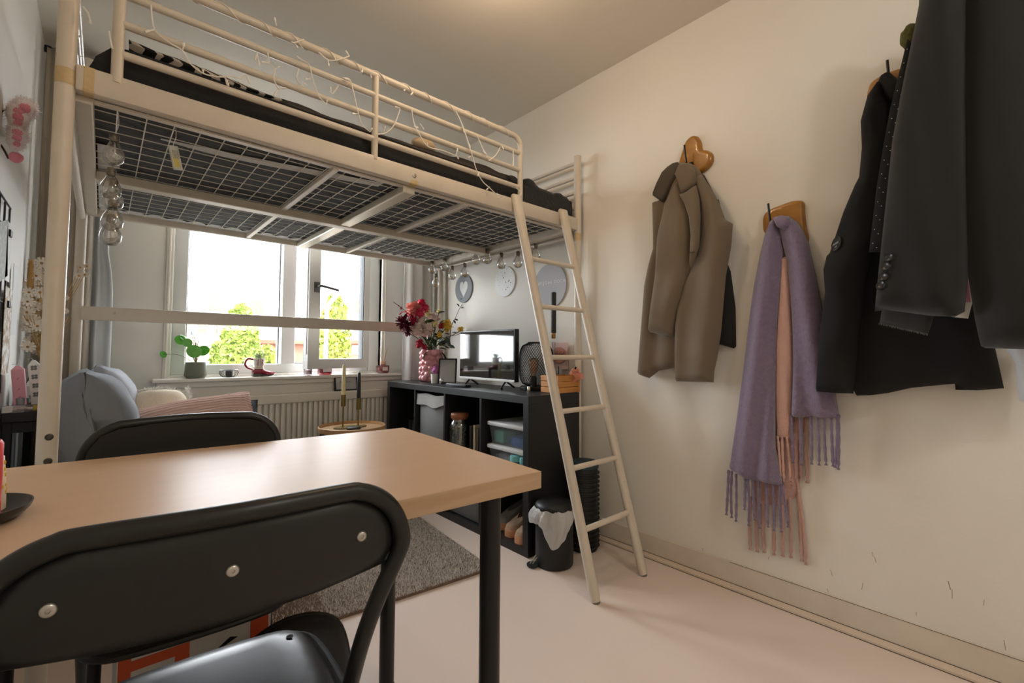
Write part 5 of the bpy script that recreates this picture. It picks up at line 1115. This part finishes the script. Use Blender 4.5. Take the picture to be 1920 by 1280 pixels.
strip = [(.10, 1.81), (.30, 1.80), (.55, 1.76), (.80, 1.72)]; A_ = []; B_ = []
for i in range(25):
    t = i/24; x = .12+.72*t; y = 1.86-.10*t-.03*t*t; A_.append(Vector((x, y, 1.6751))); B_.append(Vector((x, y+.012+.045*math.sin(min(1, t*3)*PI/2), 1.6751)))
sh_.add(A_+B_, [(i, i+1, 26+i, 25+i) for i in range(24)])
wsx = sh_.build('white_pad_edge', M_pad, mt, smooth=True)
dv_ = thing('duvet', 'dark crumpled duvet lying along the mattress', 'duvet', (1.0, 2.4, 1.84))
def df_(p, u, w, t):
    if t > .5: p.z += .022*nz(p.x*3.5, p.y*3, 2)+.014*nz(p.x*9, p.y*8, 5)+.03*math.exp(-((p.x-1.45)/.35)**2)
    e = min(u, 1-u, w, 1-w); p.z = 1.844+(p.z-1.844)*(min(1, e/.05)**.5 if t > 0 else 1); return p
slab(.42, 1.93, 1.70, 3.0, 1.844, 1.885, 36, 36, df_).build('cover', mat('duvet_dark', (60, 54, 51), .9, bump=(25, .5, .01)), dv_, smooth=True, angle=80)
rl = MB(); random.seed(2); pts = [Vector((1.50+.05*i, 1.712+.012*nz(i*.5, 1), 1.838+.018*math.sin(i*.7)*(i < 7))) for i in range(10)]
rl.tube(bez(pts, 3), [.034+.012*nz(i*.3, 4)+.006*math.sin(i*.9) for i in range(27)]+[.024], 14, flat=.6); rl.build('turned_edge', MATS['charcoal_sheet'], dv_, smooth=True, angle=120)
def zebra():
    m = mat('zebra_print', (222, 214, 198), .9); n = m.node_tree.nodes; l = m.node_tree.links
    tc = n.new('ShaderNodeTexCoord'); w = n.new('ShaderNodeTexWave'); w.bands_direction = 'DIAGONAL'; w.inputs['Scale'].default_value = 12; w.inputs['Distortion'].default_value = 5; w.inputs['Detail'].default_value = 1
    r = n.new('ShaderNodeValToRGB'); r.color_ramp.interpolation = 'CONSTANT'; r.color_ramp.elements[0].color = (.008, .008, .008, 1); r.color_ramp.elements[1].position = .62; r.color_ramp.elements[1].color = (.7, .62, .52, 1)
    l.new(tc.outputs['Object'], w.inputs['Vector']); l.new(w.outputs['Fac'], r.inputs[0]); l.new(r.outputs[0], n['Principled BSDF'].inputs['Base Color']); return m
zp = pillow('zebra_pillow', 'black and white striped pillow at the head of the bed', Vector((.24, 1.98, 1.885)), (.46, .5, .075), rz(4), zebra(), seed=30, cat='pillow')
hp_ = pillow('dark_head_pillow', 'charcoal pillow at the head end beside the bed post', Vector((.10, 2.16, 1.872)), (.20, .45, .08), rz(2), MATS['charcoal_sheet'], seed=44, cat='pillow')
bc = thing('beige_plush', 'small beige rounded plush on the duvet', 'plush', W(794, 266, y=1.80))
MB().ball(W(794, 272, y=1.80)+Vector((0, 0, .0)), .05, 3, (1.2, .8, .55), disp=lambda p: .06*nz(p.x, p.y, p.z, 4)).build('body', mat('plush_beige', (206, 180, 148), .95), bc, smooth=True)
# ------------------------------------------------------------------ fairy lights wound round the guard rail
fl_ = thing('fairy_lights', 'white wire fairy lights wound around the guard rail', 'string lights', (.75, 1.63, 1.75))
M_cab = mat('cable_white', (232, 226, 214), .5); M_led = mat('led_tip', (236, 232, 222), .3)
fy_ = 1.622
def cable(px, r=.0023): 
    MB().tube(bez([W(a, b, y=fy_-.004+.004*math.sin(i*1.7)) for i, (a, b) in enumerate(px)], 5), r, 6).build('cable', M_cab, fl_, smooth=True)
def led(a, b):
    p = W(*a, y=fy_); q = W(*b, y=fy_-.004); o = MB().tube([p, p.lerp(q, .55), p.lerp(q, .56), q], [.0018, .0018, .0036, .003], 7).build('led', M_led, fl_, smooth=True)
for pl in ([(283, 10), (290, 55), (318, 80), (342, 95), (358, 120), (382, 138), (410, 144), (430, 142), (448, 146), (462, 140)], [(422, 143), (426, 160)], [(502, 98), (505, 118), (515, 130), (513, 145), (518, 160), (524, 168)], [(556, 105), (565, 112), (580, 122), (586, 148), (598, 180), (612, 196)], [(556, 145), (558, 152), (565, 160)],
           [(560, 128), (555, 148)], [(478, 113), (482, 100)], [(642, 146), (656, 150), (664, 178), (670, 205), (678, 232), (694, 247)], [(706, 252), (725, 248), (740, 232), (750, 205)], [(772, 205), (776, 230), (788, 255), (803, 275), (830, 282), (855, 292)], [(855, 208), (866, 232), (875, 258), (885, 290), (894, 320), (905, 340), (918, 352), (932, 366)], [(895, 255), (905, 278), (912, 290)], [(918, 300), (930, 290), (938, 276)], [(962, 282), (963, 300)], [(968, 352), (976, 362), (970, 374)],
           [(617, 170), (624, 175), (634, 160)], [(204, 58), (207, 75), (211, 92)], [(598, 98), (615, 112), (634, 112), (655, 105)], [(546, 78), (552, 80), (570, 74)], [(155, 12), (165, 25), (170, 42)]):
    cable(pl)
for a, b in (((290, 55), (272, 60)), ((342, 95), (345, 80)), ((382, 138), (380, 130)), ((426, 150), (428, 161)), ((462, 140), (468, 156)), ((505, 118), (490, 116)), ((515, 130), (525, 124)), ((520, 166), (536, 165)), ((520, 168), (514, 180)), ((482, 102), (486, 123)), ((582, 148), (572, 148)), ((612, 196), (614, 186)), ((565, 152), (575, 160)), ((621, 172), (619, 162)), ((655, 150), (645, 146)), ((670, 213), (660, 213)), ((694, 247), (698, 240)), ((720, 247), (722, 236)), ((750, 203), (740, 200)), ((776, 236), (784, 240)), ((788, 232), (795, 243)), ((803, 275), (800, 268)), ((855, 292), (858, 278)), ((855, 290), (860, 298)), ((870, 248), (866, 232)), ((875, 262), (882, 276)), ((885, 292), (878, 296)), ((897, 322), (896, 330)), ((918, 350), (912, 356)), ((932, 362), (934, 366)), ((905, 282), (910, 288)), ((922, 302), (916, 300)), ((938, 268), (944, 280)), ((963, 298), (962, 312)), ((615, 112), (616, 124)), ((552, 80), (558, 90)), ((655, 105), (648, 95)), ((518, 48), (515, 33)), ((168, 40), (170, 44)), ((680, 128), (678, 136)), ((695, 140), (696, 146)), ((760, 168), (757, 170)), ((775, 172), (770, 178))): led(a, b)
hx = MB(); pts = []
for i in range(420):
    t = i/419; x = .10+1.36*t; a = t*2*PI*13+.6*math.sin(t*30); pts.append(Vector((x, gy+.0152*math.cos(a), gt+.0152*math.sin(a))))
MB().tube(pts, .0019, 5).build('cable', M_cab, fl_, smooth=True)
pts = []
for i in range(120):
    t = i/119; y = 1.70+1.2*t; a = t*2*PI*9; pts.append(Vector((BX0+.013*math.cos(a), y, 1.975+.013*math.sin(a))))
MB().tube(pts, .0019, 5).build('cable', M_cab, fl_, smooth=True)
# ------------------------------------------------------------------ bulb garlands under the bed
M_cap = mat('bulb_cap', (120, 112, 100), .35, metal=.7); M_bg = glass_mat('garland_glass', (250, 250, 248), .16); M_gold = mat('led_wire_gold', (206, 168, 74), .4); M_clr = mat('led_wire_silver', (196, 192, 184), .35, metal=.5)
def garland_bulb(t, c, s_, gold, seed):
    c = Vector(c); sc = lambda P: [(r*s_, z*s_) for r, z in P]
    b = MB().lathe(sc([(.0075, 0), (.0095, -.004), (.0095, -.018), (.008, -.02)]), c, 16).build('bulb_cap', M_cap, t, smooth=True)
    for k in range(3): MB().tube([c+Vector((.0099*math.cos(a*PI/8), .0099*math.sin(a*PI/8), -.006-.0045*k))*s_ for a in range(17)], .0008, 4).build('thread', M_cap, b)
    MB().lathe(sc([(.0085, -.019), (.012, -.028), (.020, -.043), (.0225, -.055), (.020, -.068), (.011, -.077), (0, -.079)]), c, 22).build('bulb_glass', M_bg, b, smooth=True, angle=180)
    random.seed(seed); w = MB(); n = 14
    pts = [c+Vector((random.uniform(-.012, .012), random.uniform(-.012, .012), -.058-random.uniform(0, .015)))*s_ for i in range(n)]
    w.tube([c+Vector((0, 0, -.018)), c+Vector((0, 0, -.05))]+pts, .001, 4)
    for p in pts[::2]: w.ball(p, .003 if gold else .0022, 1)
    w.build('micro_led_wire', M_gold if gold else M_clr, b)
gl1 = thing('bulb_garland', 'string of clear light bulbs hanging in a bunch from the mesh', 'string lights', (.0, 1.72, 1.3))
xs = [(215, 252), (209, 315), (213, 336), (212, 375), (209, 402)]
tops = []
for i, (px, py) in enumerate(xs):
    c = W(px, py, y=1.745); tops.append(c); garland_bulb(gl1, c, 1.15, False, 90+i)
MB().tube(bez([Vector((.012, 1.745, 1.676)), Vector((.014, 1.745, 1.64)), tops[0]], 5), .0012, 5).build('wire', M_cab, gl1)
for a, b in zip(tops, tops[1:]): MB().tube(bez([a+Vector((0, .01, 0)), a.lerp(b, .5)+Vector((.006, .024, 0)), b], 5), .0011, 5).build('wire', M_clr, gl1)
def battery(lab, p, top):
    t = thing('battery_box', lab, 'battery pack', p); Mx = Matrix.Translation(p) @ Matrix.Rotation(-.22, 4, 'Y') @ Matrix.Rotation(.25, 4, 'Z')
    MB().box((-.0125, -.006, -.036), (.0125, .006, .036), .003, Mx).build('case', mat('battery_clear', (214, 212, 200), .3, trans=.2), t, smooth=True)
    MB().box((-.0095, -.0066, -.030), (.004, -.006, .014), 0, Mx).box((-.0095, .006, -.030), (.004, .0066, .014), 0, Mx).build('cells', mat('cell_yellow', (206, 190, 92), .5), t)
    MB().box((-.009, -.0068, -.004), (.009, -.0066, .022), 0, Mx).build('label_sheet', mat('label_print', (206, 202, 186), .7, var=(900, .2, (110, 108, 96)), stretch=(.4, 1, 2)), t)
    MB().tube(bez([Mx @ Vector((0, 0, .036)), (Mx @ Vector((0, 0, .036))+top)/2+Vector((.004, 0, 0)), top], 4), .001, 5).build('wire', M_cab, t)
battery('battery box tag hanging from the mesh near the bulb bunch', W(329, 296, y=1.73), Vector((.147, 1.73, 1.671)))
gl2 = thing('bulb_garland', 'string of clear light bulbs with gold wire under the wall end of the bed', 'string lights', (1.92, 2.5, 1.5))
xs = [(810, 488), (817, 513), (833, 482), (848, 498), (871, 493), (893, 468), (914, 466), (940, 474), (971, 471), (1004, 457)]; tops = []
for i, (px, py) in enumerate(xs):
    c = W(px, py, x=1.855); c.y = min(c.y, 3.0); tops.append(c); garland_bulb(gl2, c, 1.3, True, 120+i)
for a, b in zip(tops, tops[1:]): MB().tube(bez([a, Vector(((a.x+b.x)/2+.01, a.y*.7+b.y*.3, max(a.z, b.z)+.03)), Vector(((a.x+b.x)/2+.01, a.y*.3+b.y*.7, max(a.z, b.z)+.03)), b], 4), .0011, 5).build('wire', M_clr, gl2)
battery('battery box hanging at the wall end of the bed', W(1002, 434, x=1.90), W(1001, 420, x=1.90))
# ------------------------------------------------------------------ on the dining table
ZT2 = TZ
tr = W(-30, 935, z=ZT2+.001); tr.z = ZT2
tc = Vector((-.152, .992, ZT2)); tr_ = thing('candle_plate', 'round black metal plate at the table end', 'tray', tc)
MB().lathe([(.0, .0005), (.062, .0005), (.073, .004), (.082, .014), (.084, .021), (.082, .021), (.078, .013), (.069, .006), (0, .005)], tc, 44).build('plate', mat('plate_black', (38, 38, 38), .35), tr_, smooth=True)


ca_ = thing('red_candle', 'red pillar candle on the black plate', 'candle', tc+Vector((.029, -.036, .0052)))
MB().lathe([(.0255, 0), (.0255, .107), (.023, .112), (.012, .112), (0, .108)], tc+Vector((.029, -.036, .0052)), 28).build('wax_body', mat('wax_red', (216, 52, 48), .4), ca_, smooth=True)
MB().tube([tc+Vector((.029, -.036, .112)), tc+Vector((.030, -.036, .123))], .0012, 5).build('wick', M_fblk, ca_)
wcc = tc+Vector((.022, .036, .0052)); cw_ = thing('dotted_candle', 'cream pillar candle with yellow dots on the black plate', 'candle', wcc)
MB().lathe([(.0305, 0), (.0295, .04), (.0265, .077), (.024, .08), (.014, .079), (0, .076)], wcc, 28).build('wax_body', mat('wax_cream', (236, 218, 190), .45), cw_, smooth=True)
random.seed(6)
for k in range(22):
    a = random.uniform(-PI, .6); z = random.uniform(.008, .07); r = .0305-.004*z/.077; MB().ball(wcc+Vector((r*math.cos(a), r*math.sin(a), z)), .0042, 1, (.5, .5, 1)).build('dot', mat('dot_yellow', (228, 186, 48), .5), cw_)
# ------------------------------------------------------------------ floor: rug, pedal bin, basket, parcel
RA = math.radians(-6); rg = thing('rug', 'grey shaggy rug between sofa and cube shelf', 'rug', (.75, 2.3, 0))
rc0 = Vector((1.345, 1.628, 0)); ux = Vector((-math.cos(RA), -math.sin(RA), 0)); uy = Vector((-ux.y*-1*-1, 0, 0)); uy = Vector((math.sin(-RA), math.cos(RA), 0))
def rp(u, v, z): return rc0+ux*u+uy*v+Vector((0, 0, z))
RW, RL_ = 1.05, 1.25
b = MB(); b.add([rp(u, v, z) for z in (.001, .012) for u, v in ((0, 0), (RW, 0), (RW, RL_), (0, RL_))], [(3, 2, 1, 0), (4, 5, 6, 7), (0, 1, 5, 4), (1, 2, 6, 5), (2, 3, 7, 6), (3, 0, 4, 7)])
b.build('backing', mat('rug_back', (118, 98, 84), .95), rg)
nb = 52000; rs_ = np.random.RandomState(4); U = rs_.rand(nb)*RW; V = rs_.rand(nb)*RL_; V[:30000] = rs_.rand(30000)*.75; U[:30000] = rs_.rand(30000)*.7
base = np.array([rp(0, 0, 0)[:]])+U[:, None]*np.array([ux[:]])+V[:, None]*np.array([uy[:]]); base[:, 2] = .010
ang_ = rs_.rand(nb)*6.283; ln = .006+.008*rs_.rand(nb); d = np.stack([np.cos(ang_)*ln*.8, np.sin(ang_)*ln*.8, ln], 1); sd2 = np.stack([-np.sin(ang_), np.cos(ang_), 0*ang_], 1)*.0016
vv = np.stack([base-sd2, base+sd2, base+d], 1).reshape(-1, 3)-np.array([.75, 2.3, 0])
me = bpy.data.meshes.new('pile'); me.vertices.add(nb*3); me.vertices.foreach_set('co', vv.ravel()); me.loops.add(nb*3); me.loops.foreach_set('vertex_index', np.arange(nb*3)); me.polygons.add(nb); me.polygons.foreach_set('loop_start', np.arange(nb)*3); me.update(); me.validate()
me.materials.append(mat('rug_grey', (224, 219, 212), .95, var=(45, .5, (200, 195, 188)))); po_ = bpy.data.objects.new('pile', me); COL.objects.link(po_); po_.parent = rg; po_['kind'] = 'stuff'
BC = Vector((1.608, 1.488, 0)); bn = thing('pedal_bin', 'small black pedal bin with a white liner bag over its rim', 'bin', BC)
M_bin = mat('bin_black', (30, 31, 31), .45)
MB().lathe([(.086, .004), (.089, .01), (.089, .255), (.085, .26)], BC, 40).build('bin_body', M_bin, bn, smooth=True)
MB().lathe([(.091, .262), (.091, .272), (.082, .284), (.05, .292), (0, .294)], BC, 40).build('lid', M_bin, bn, smooth=True)
dirc = Vector((-.80, -.6, 0)).normalized(); sid = Vector((-dirc.y, dirc.x, 0)); pdl = Vector((-.92, .4, 0)).normalized()
MB().lathe([(.026, 0), (.028, .003), (.028, .009), (0, .011)], BC+pdl*.108+Vector((0, 0, .004)), 20).build('pedal', M_bin, bn, smooth=True)
sp = MB()
for k in (-1, 1): sp.tube([BC+pdl*.085+Vector((0, 0, .05))+sid*.006*k, BC+pdl*.115+Vector((0, 0, .014))+sid*.006*k], .0025, 6)
sp.build('pedal_spring', M_screw, bn)
lg_ = MB(); NA = 56
ring = []
for j in range(9):
    row = []
    for i in range(NA+1):
        a = -2.05+3.9*i/NA; drop = .13*math.exp(-((a-.15)/.75)**2)+.05*math.exp(-((a+1.5)/.5)**2)+.035+.006*math.sin(i*.5)
        t = j/8; r = .0925+.010*math.sin(t*PI)*(1+.5*math.sin(i*.9))+.003*math.sin(i*1.3+j)+.03*t*math.exp(-((a+1.65)/.4)**2)
        row.append(BC+(dirc*math.cos(a)+sid*-1*math.sin(a)*-1)*r+Vector((0, 0, .264+.004*math.sin(i*.8)*(1-t)-drop*t)))
    ring.append(row)
for r in ring: lg_.v += r
for j in range(8):
    for i in range(NA): lg_.f.append((j*(NA+1)+i, j*(NA+1)+i+1, (j+1)*(NA+1)+i+1, (j+1)*(NA+1)+i)); lg_.mi.append(0)
lb = lg_.build('liner_bag', mat('bag_white', (222, 222, 220), .35, trans=.25, bump=(40, .6, .01)), bn, smooth=True, angle=180)
KC = Vector((1.845, 1.505, 0)); bk = thing('ribbed_basket', 'tall black ribbed basket with dark teal lid in the corner by the ladder', 'basket', KC)
kb = MB().lathe([(.066, .0), (.070, .01), (.070, .40), (.064, .41)], KC, 40); 
kb.build('basket_body', mat('basket_black', (24, 25, 25), .5), bk, smooth=True)
for k in range(17):
    for j in range(1): MB().tube([KC+Vector(((.0715+.003*math.sin(a*PI/3))*math.cos(a*PI/18), (.0715+.003*math.sin(a*PI/3))*math.sin(a*PI/18), .02+k*.0225)) for a in range(37)], .006, 6).build('weave_ring', MATS['basket_black'], bk, smooth=True)
MB().lathe([(.074, .405), (.075, .41), (.075, .428), (.07, .434), (0, .432)], KC, 36).build('lid', mat('lid_teal', (32, 58, 66), .5), bk, smooth=True)
# parcel with orange print under the table
pcb = thing('parcel_box', 'white carton with orange printed panels under the table', 'box', (.22, 1.28, 0))
MB().box((.042, 1.20, 0), (.318, 1.42, .385), .003).build('carton', mat('carton', (214, 208, 198), .7), pcb)
M_or = mat('print_orange', (206, 84, 40), .6); fy0 = 1.1992
for a, b_ in (((.044, .10), (.064, .385)), ((.135, .10), (.16, .365)), ((.064, .10), (.135, .15)), ((.064, .345), (.135, .365)), ((.075, .225), (.135, .255)), ((.275, .325), (.312, .38))):
    MB().box((a[0], fy0, a[1]), (b_[0], fy0+.001, b_[1])).build('printed_panel', M_or, pcb)
MB().prism([(.205, fy0, .325), (.235, fy0, .345), (.25, fy0, .34), (.225, fy0, .33)], None, (0, .001, 0)).build('bird_mark', M_fblk, pcb)
bgc = Vector((.325, 1.035, 0)); bg_ = thing('black_bag', 'black soft bag with piped edge standing under the table', 'bag', bgc)
ob = [(-.115, .0), (.105, .0), (.118, .05), (.12, .20), (.112, .31), (.085, .385), (.03, .42), (-.04, .425), (-.10, .39), (-.122, .28), (-.125, .08)]
ob = [(q.x, q.y) for q in bez([Vector((*p, 0)) for p in ob+ob[:1]], 4)[:-1]]; ob = [(a, max(0.002, b)) for a, b in ob]
sheet(ob, .05, .05, lambda u, v, h: bgc+Vector((u, -h, v)), s=.022, fold=lambda u, v, d: .006*nz(u*12, v*9, 3)).build('front_panel', mat('bag_black', (24, 24, 25), .6, bump=(200, .2, .002)), bg_, smooth=True, angle=80)
sheet(ob, .05, .04, lambda u, v, h: bgc+Vector((u, h, v)), s=.03).build('dark_back_sheet', MATS['bag_black'], bg_, smooth=True, angle=80)
MB().tube([bgc+Vector((a, 0, b)) for a, b in ob]+[bgc+Vector((ob[0][0], 0, ob[0][1]))], .0045, 6).build('piping', M_blk, bg_, smooth=True)
# ------------------------------------------------------------------ ceiling lamp (just above the picture's edge), plus an added fill bulb
def ceiling_lamp(lab, LP, watts, col):
    cl = thing('ceiling_lamp', lab, 'lamp', LP+Vector((0, 0, -.15)))
    MB().lathe([(.05, 0), (.05, -.02), (.01, -.022), (.01, -.06)], LP, 24).build('ceiling_rose', M_win, cl, smooth=True)
    MB().tube([LP+Vector((0, 0, -.05)), LP+Vector((0, 0, -.085))], .014, 12).build('socket', M_blk, cl, smooth=True)
    MB().ball(LP+Vector((0, 0, -.118)), .034, 3).build('bulb', mat('lamp_bulb_lit', (255, 214, 160), .4, emit=((255, 196, 130), 12)), cl, smooth=True)
    ld = bpy.data.lights.new('lamp_light', 'POINT'); ld.energy = watts; ld.color = col; ld.shadow_soft_size = .07
    lo_ = bpy.data.objects.new('lamp_light', ld); COL.objects.link(lo_); lo_.location = LP+Vector((0, 0, -.185))
ceiling_lamp('bare warm ceiling bulb above the bed guard rail', Vector((1.02, 1.22, ZC)), LAMP_W, LAMP_C)
ceiling_lamp('added fill bulb on the ceiling behind the camera', Vector((.85, -.95, ZC)), FILL_W, FILL_C)  # unseen bulb added behind the camera to brighten the near room
# ------------------------------------------------------------------ outside: street, houses, trees
M_grnd = mat('street_ground', (110, 110, 106), .9); struct(MB().box((-40, 4.5, -3.3), (80, 70, -3.0)).build('ground', M_grnd))
M_br = mat('brick_pale', (118, 78, 62), .9, var=(2, .5, (110, 70, 55))); M_ren = mat('render_white', (104, 92, 80), .9); M_tile = mat('roof_tile', (84, 74, 70), .8, bump=(6, .5, .05)); M_wp = mat('house_glass', (70, 76, 78), .2); M_gut = mat('gutter_orange', (110, 52, 32), .7)
def house(lab, y, pxa, pxb, py_top, py_ridge, m_w, wins, dep=8):
    a = W(pxa, py_top, y=y); b = W(pxb, py_top, y=y); h = thing('house', lab, 'building', ((a.x+b.x)/2, y+dep/2, -3))
    zt = (a.z+b.z)/2
    MB().box((a.x, y, -3), (b.x, y+dep, zt)).build('wall', m_w, h)
    r = W((pxa+pxb)/2, py_ridge, y=y+dep/2); zr = max(zt+.3, r.z)
    MB().add([(a.x-.2, y-.3, zt), (b.x+.2, y-.3, zt), (b.x+.2, y+dep+.3, zt), (a.x-.2, y+dep+.3, zt), (a.x-.2, y+dep/2, zr), (b.x+.2, y+dep/2, zr)], [(0, 1, 5, 4), (2, 3, 4, 5), (0, 4, 3), (1, 2, 5), (3, 2, 1, 0)]).build('roof', M_tile, h)
    MB().box((a.x-.2, y-.42, zt-.12), (b.x+.2, y-.28, zt+.05)).build('gutter', M_gut, h)
    for x0_, y0_, x1_, y1_ in wins:
        p = W(x0_, y0_, y=y); q = W(x1_, y1_, y=y); f_ = MB()
        f_.box((p.x-.06, y-.05, q.z-.06), (q.x+.06, y+.02, q.z)).box((p.x-.06, y-.05, p.z), (q.x+.06, y+.02, p.z+.06)).box((p.x-.06, y-.05, q.z), (p.x, y+.02, p.z)).box((q.x, y-.05, q.z), (q.x+.06, y+.02, p.z))
        fo_ = f_.build('window', M_win, h); MB().box((p.x, y-.02, q.z), (q.x, y-.005, p.z)).build('pane', M_wp, fo_)
    for k in (.3, .75):
        x = a.x+(b.x-a.x)*k; MB().box((x-.3, y+dep/2-.3, zr-.2), (x+.3, y+dep/2+.3, zr+.7)).build('chimney', M_br, h)
house('pale two storey house front seen through the fixed pane', 20, 300, 478, 602, 580, M_ren, [(390, 613, 400, 626), (412, 614, 424, 626), (394, 646, 404, 660), (356, 612, 366, 628), (420, 650, 430, 664)])
house('brick terrace with orange gutter seen behind the trees', 24, 484, 604, 640, 590, M_br, [(500, 655, 512, 668), (574, 650, 580, 660), (530, 655, 545, 668)], 9)
house('brick terrace wing seen through the open casement', 23, 648, 770, 641, 586, M_br, [(662, 650, 678, 662), (700, 650, 716, 662)], 9)
M_lf = mat('tree_leaf', (100, 114, 32), .6, var=(1.2, .5, (86, 102, 24))); M_lf2 = mat('tree_leaf_b', (106, 118, 34), .6); M_trk = mat('trunk', (110, 92, 76), .9)
def tree(lab, y, px, py_top, py_mid, wpx, n, seed, m_):
    top = W(px, py_top, y=y); mid = W(px, py_mid, y=y); rw = abs(W(px+wpx, py_mid, y=y).x-mid.x); zb = mid.z-(top.z-mid.z)*.95; t = thing('street_tree', lab, 'tree', (mid.x, y, -3)); random.seed(seed)
    rs = np.random.RandomState(seed); mb_v = []; H = top.z-zb
    nbl = 26; bl = []
    for k in range(nbl):
        t_ = (k+.5)/nbl; R = rw*(math.sin(min(1, (t_+.12)/.5)*PI/2))*(1-max(0, t_-.3)/.7)**.75; a = k*2.4; q = R*.55*(.5+.5*rs.rand())
        bl.append((mid.x+q*math.cos(a), y+q*math.sin(a), zb+H*.93*t_, R*.55+.10+.12*rs.rand()))
    wts = np.array([b[3]**2 for b in bl]); wts /= wts.sum()
    for i in range(n):
        b = bl[rs.choice(nbl, p=wts)]; d = rs.randn(3); d /= np.linalg.norm(d); r = b[3]*(.7+.35*rs.rand()); mb_v.append((b[0]+d[0]*r, b[1]+d[1]*r, b[2]+d[2]*r*.85))
    V = np.array(mb_v); s_ = .085; d1 = rs.randn(n, 3); d1 /= np.linalg.norm(d1, axis=1)[:, None]; d2 = np.cross(d1, rs.randn(n, 3)); d2 /= np.linalg.norm(d2, axis=1)[:, None]
    q = np.stack([V-d1*s_, V+d2*s_*.6, V+d1*s_, V-d2*s_*.6], 1).reshape(-1, 3)-np.array([mid.x, y, -3])
    me = bpy.data.meshes.new('crown'); me.from_pydata(q.tolist(), [], [tuple(range(4*i, 4*i+4)) for i in range(n)]); me.materials.append(m_)
    o = bpy.data.objects.new('crown', me); COL.objects.link(o); o.parent = t; o['kind'] = 'stuff'
    MB().tube([(mid.x, y, -3), (mid.x, y, zb), (mid.x, y, zb+H*.7)], [.16, .12, .03], 10).build('trunk', M_trk, t, smooth=True)
tree('bright green street tree seen through the fixed pane', 14, 452, 566, 632, 30, 12000, 3, M_lf)
tree('slender green street tree seen through the open casement', 13, 627, 548, 622, 22, 10000, 5, M_lf2)
tree('low green bush by the brick terrace', 15, 500, 652, 672, 12, 1500, 8, M_lf2)
tree('small yellow green shrub in front of the pale house', 16.5, 412, 644, 664, 9, 1500, 12, M_lf)
slp = thing('street_lamp', 'slim white street lamp with slanted arm outside', 'street lamp', W(613, 680, y=10).to_tuple()[:2]+(-3,))
b0 = W(613, 575, y=10); MB().tube([(b0.x, 10, -3), b0], [.06, .04], 10).build('pole', mat('lamp_post', (206, 208, 206), .5), slp, smooth=True)
MB().tube([b0, W(632, 552, y=10), W(641, 549, y=10)], [.035, .045, .03], 8).build('arm', MATS['lamp_post'], slp, smooth=True)
for o in LOCALS:
    del o['_local']
GR = dict(folding_chair='black folding chairs at the table', wall_disc='round discs on the wall above the television', wall_hook='wood slice hooks on the coat wall', slip_on_shoe='shoes in the lower shelf compartment', book='upright books in the cube shelf', storage_box='plastic boxes in the cube shelf', teal_jar='teal jars in the cube shelf', fabric_bin='fabric bins in the cube shelf', curtain='curtains at the window wall', back_cushion='back cushions of the sofa', house='houses across the street', street_tree='greenery along the street', square_candle='printed square candles on the console', taper_candle='taper candles in the brass holder', wire_grid='wire grids on the left wall', pinned_card='cards pinned on the left wall', bulldog_clip='clips on the wire grids', bulb_garland='bulb garlands under the bed', battery_box='battery boxes of the bulb garlands', ceiling_lamp='ceiling lamps', picture_frame='small black picture frames')
for o in scene.objects:
    if o.parent is None and o.get('category') and o.name.split('.')[0] in GR: o['group'] = GR[o.name.split('.')[0]]
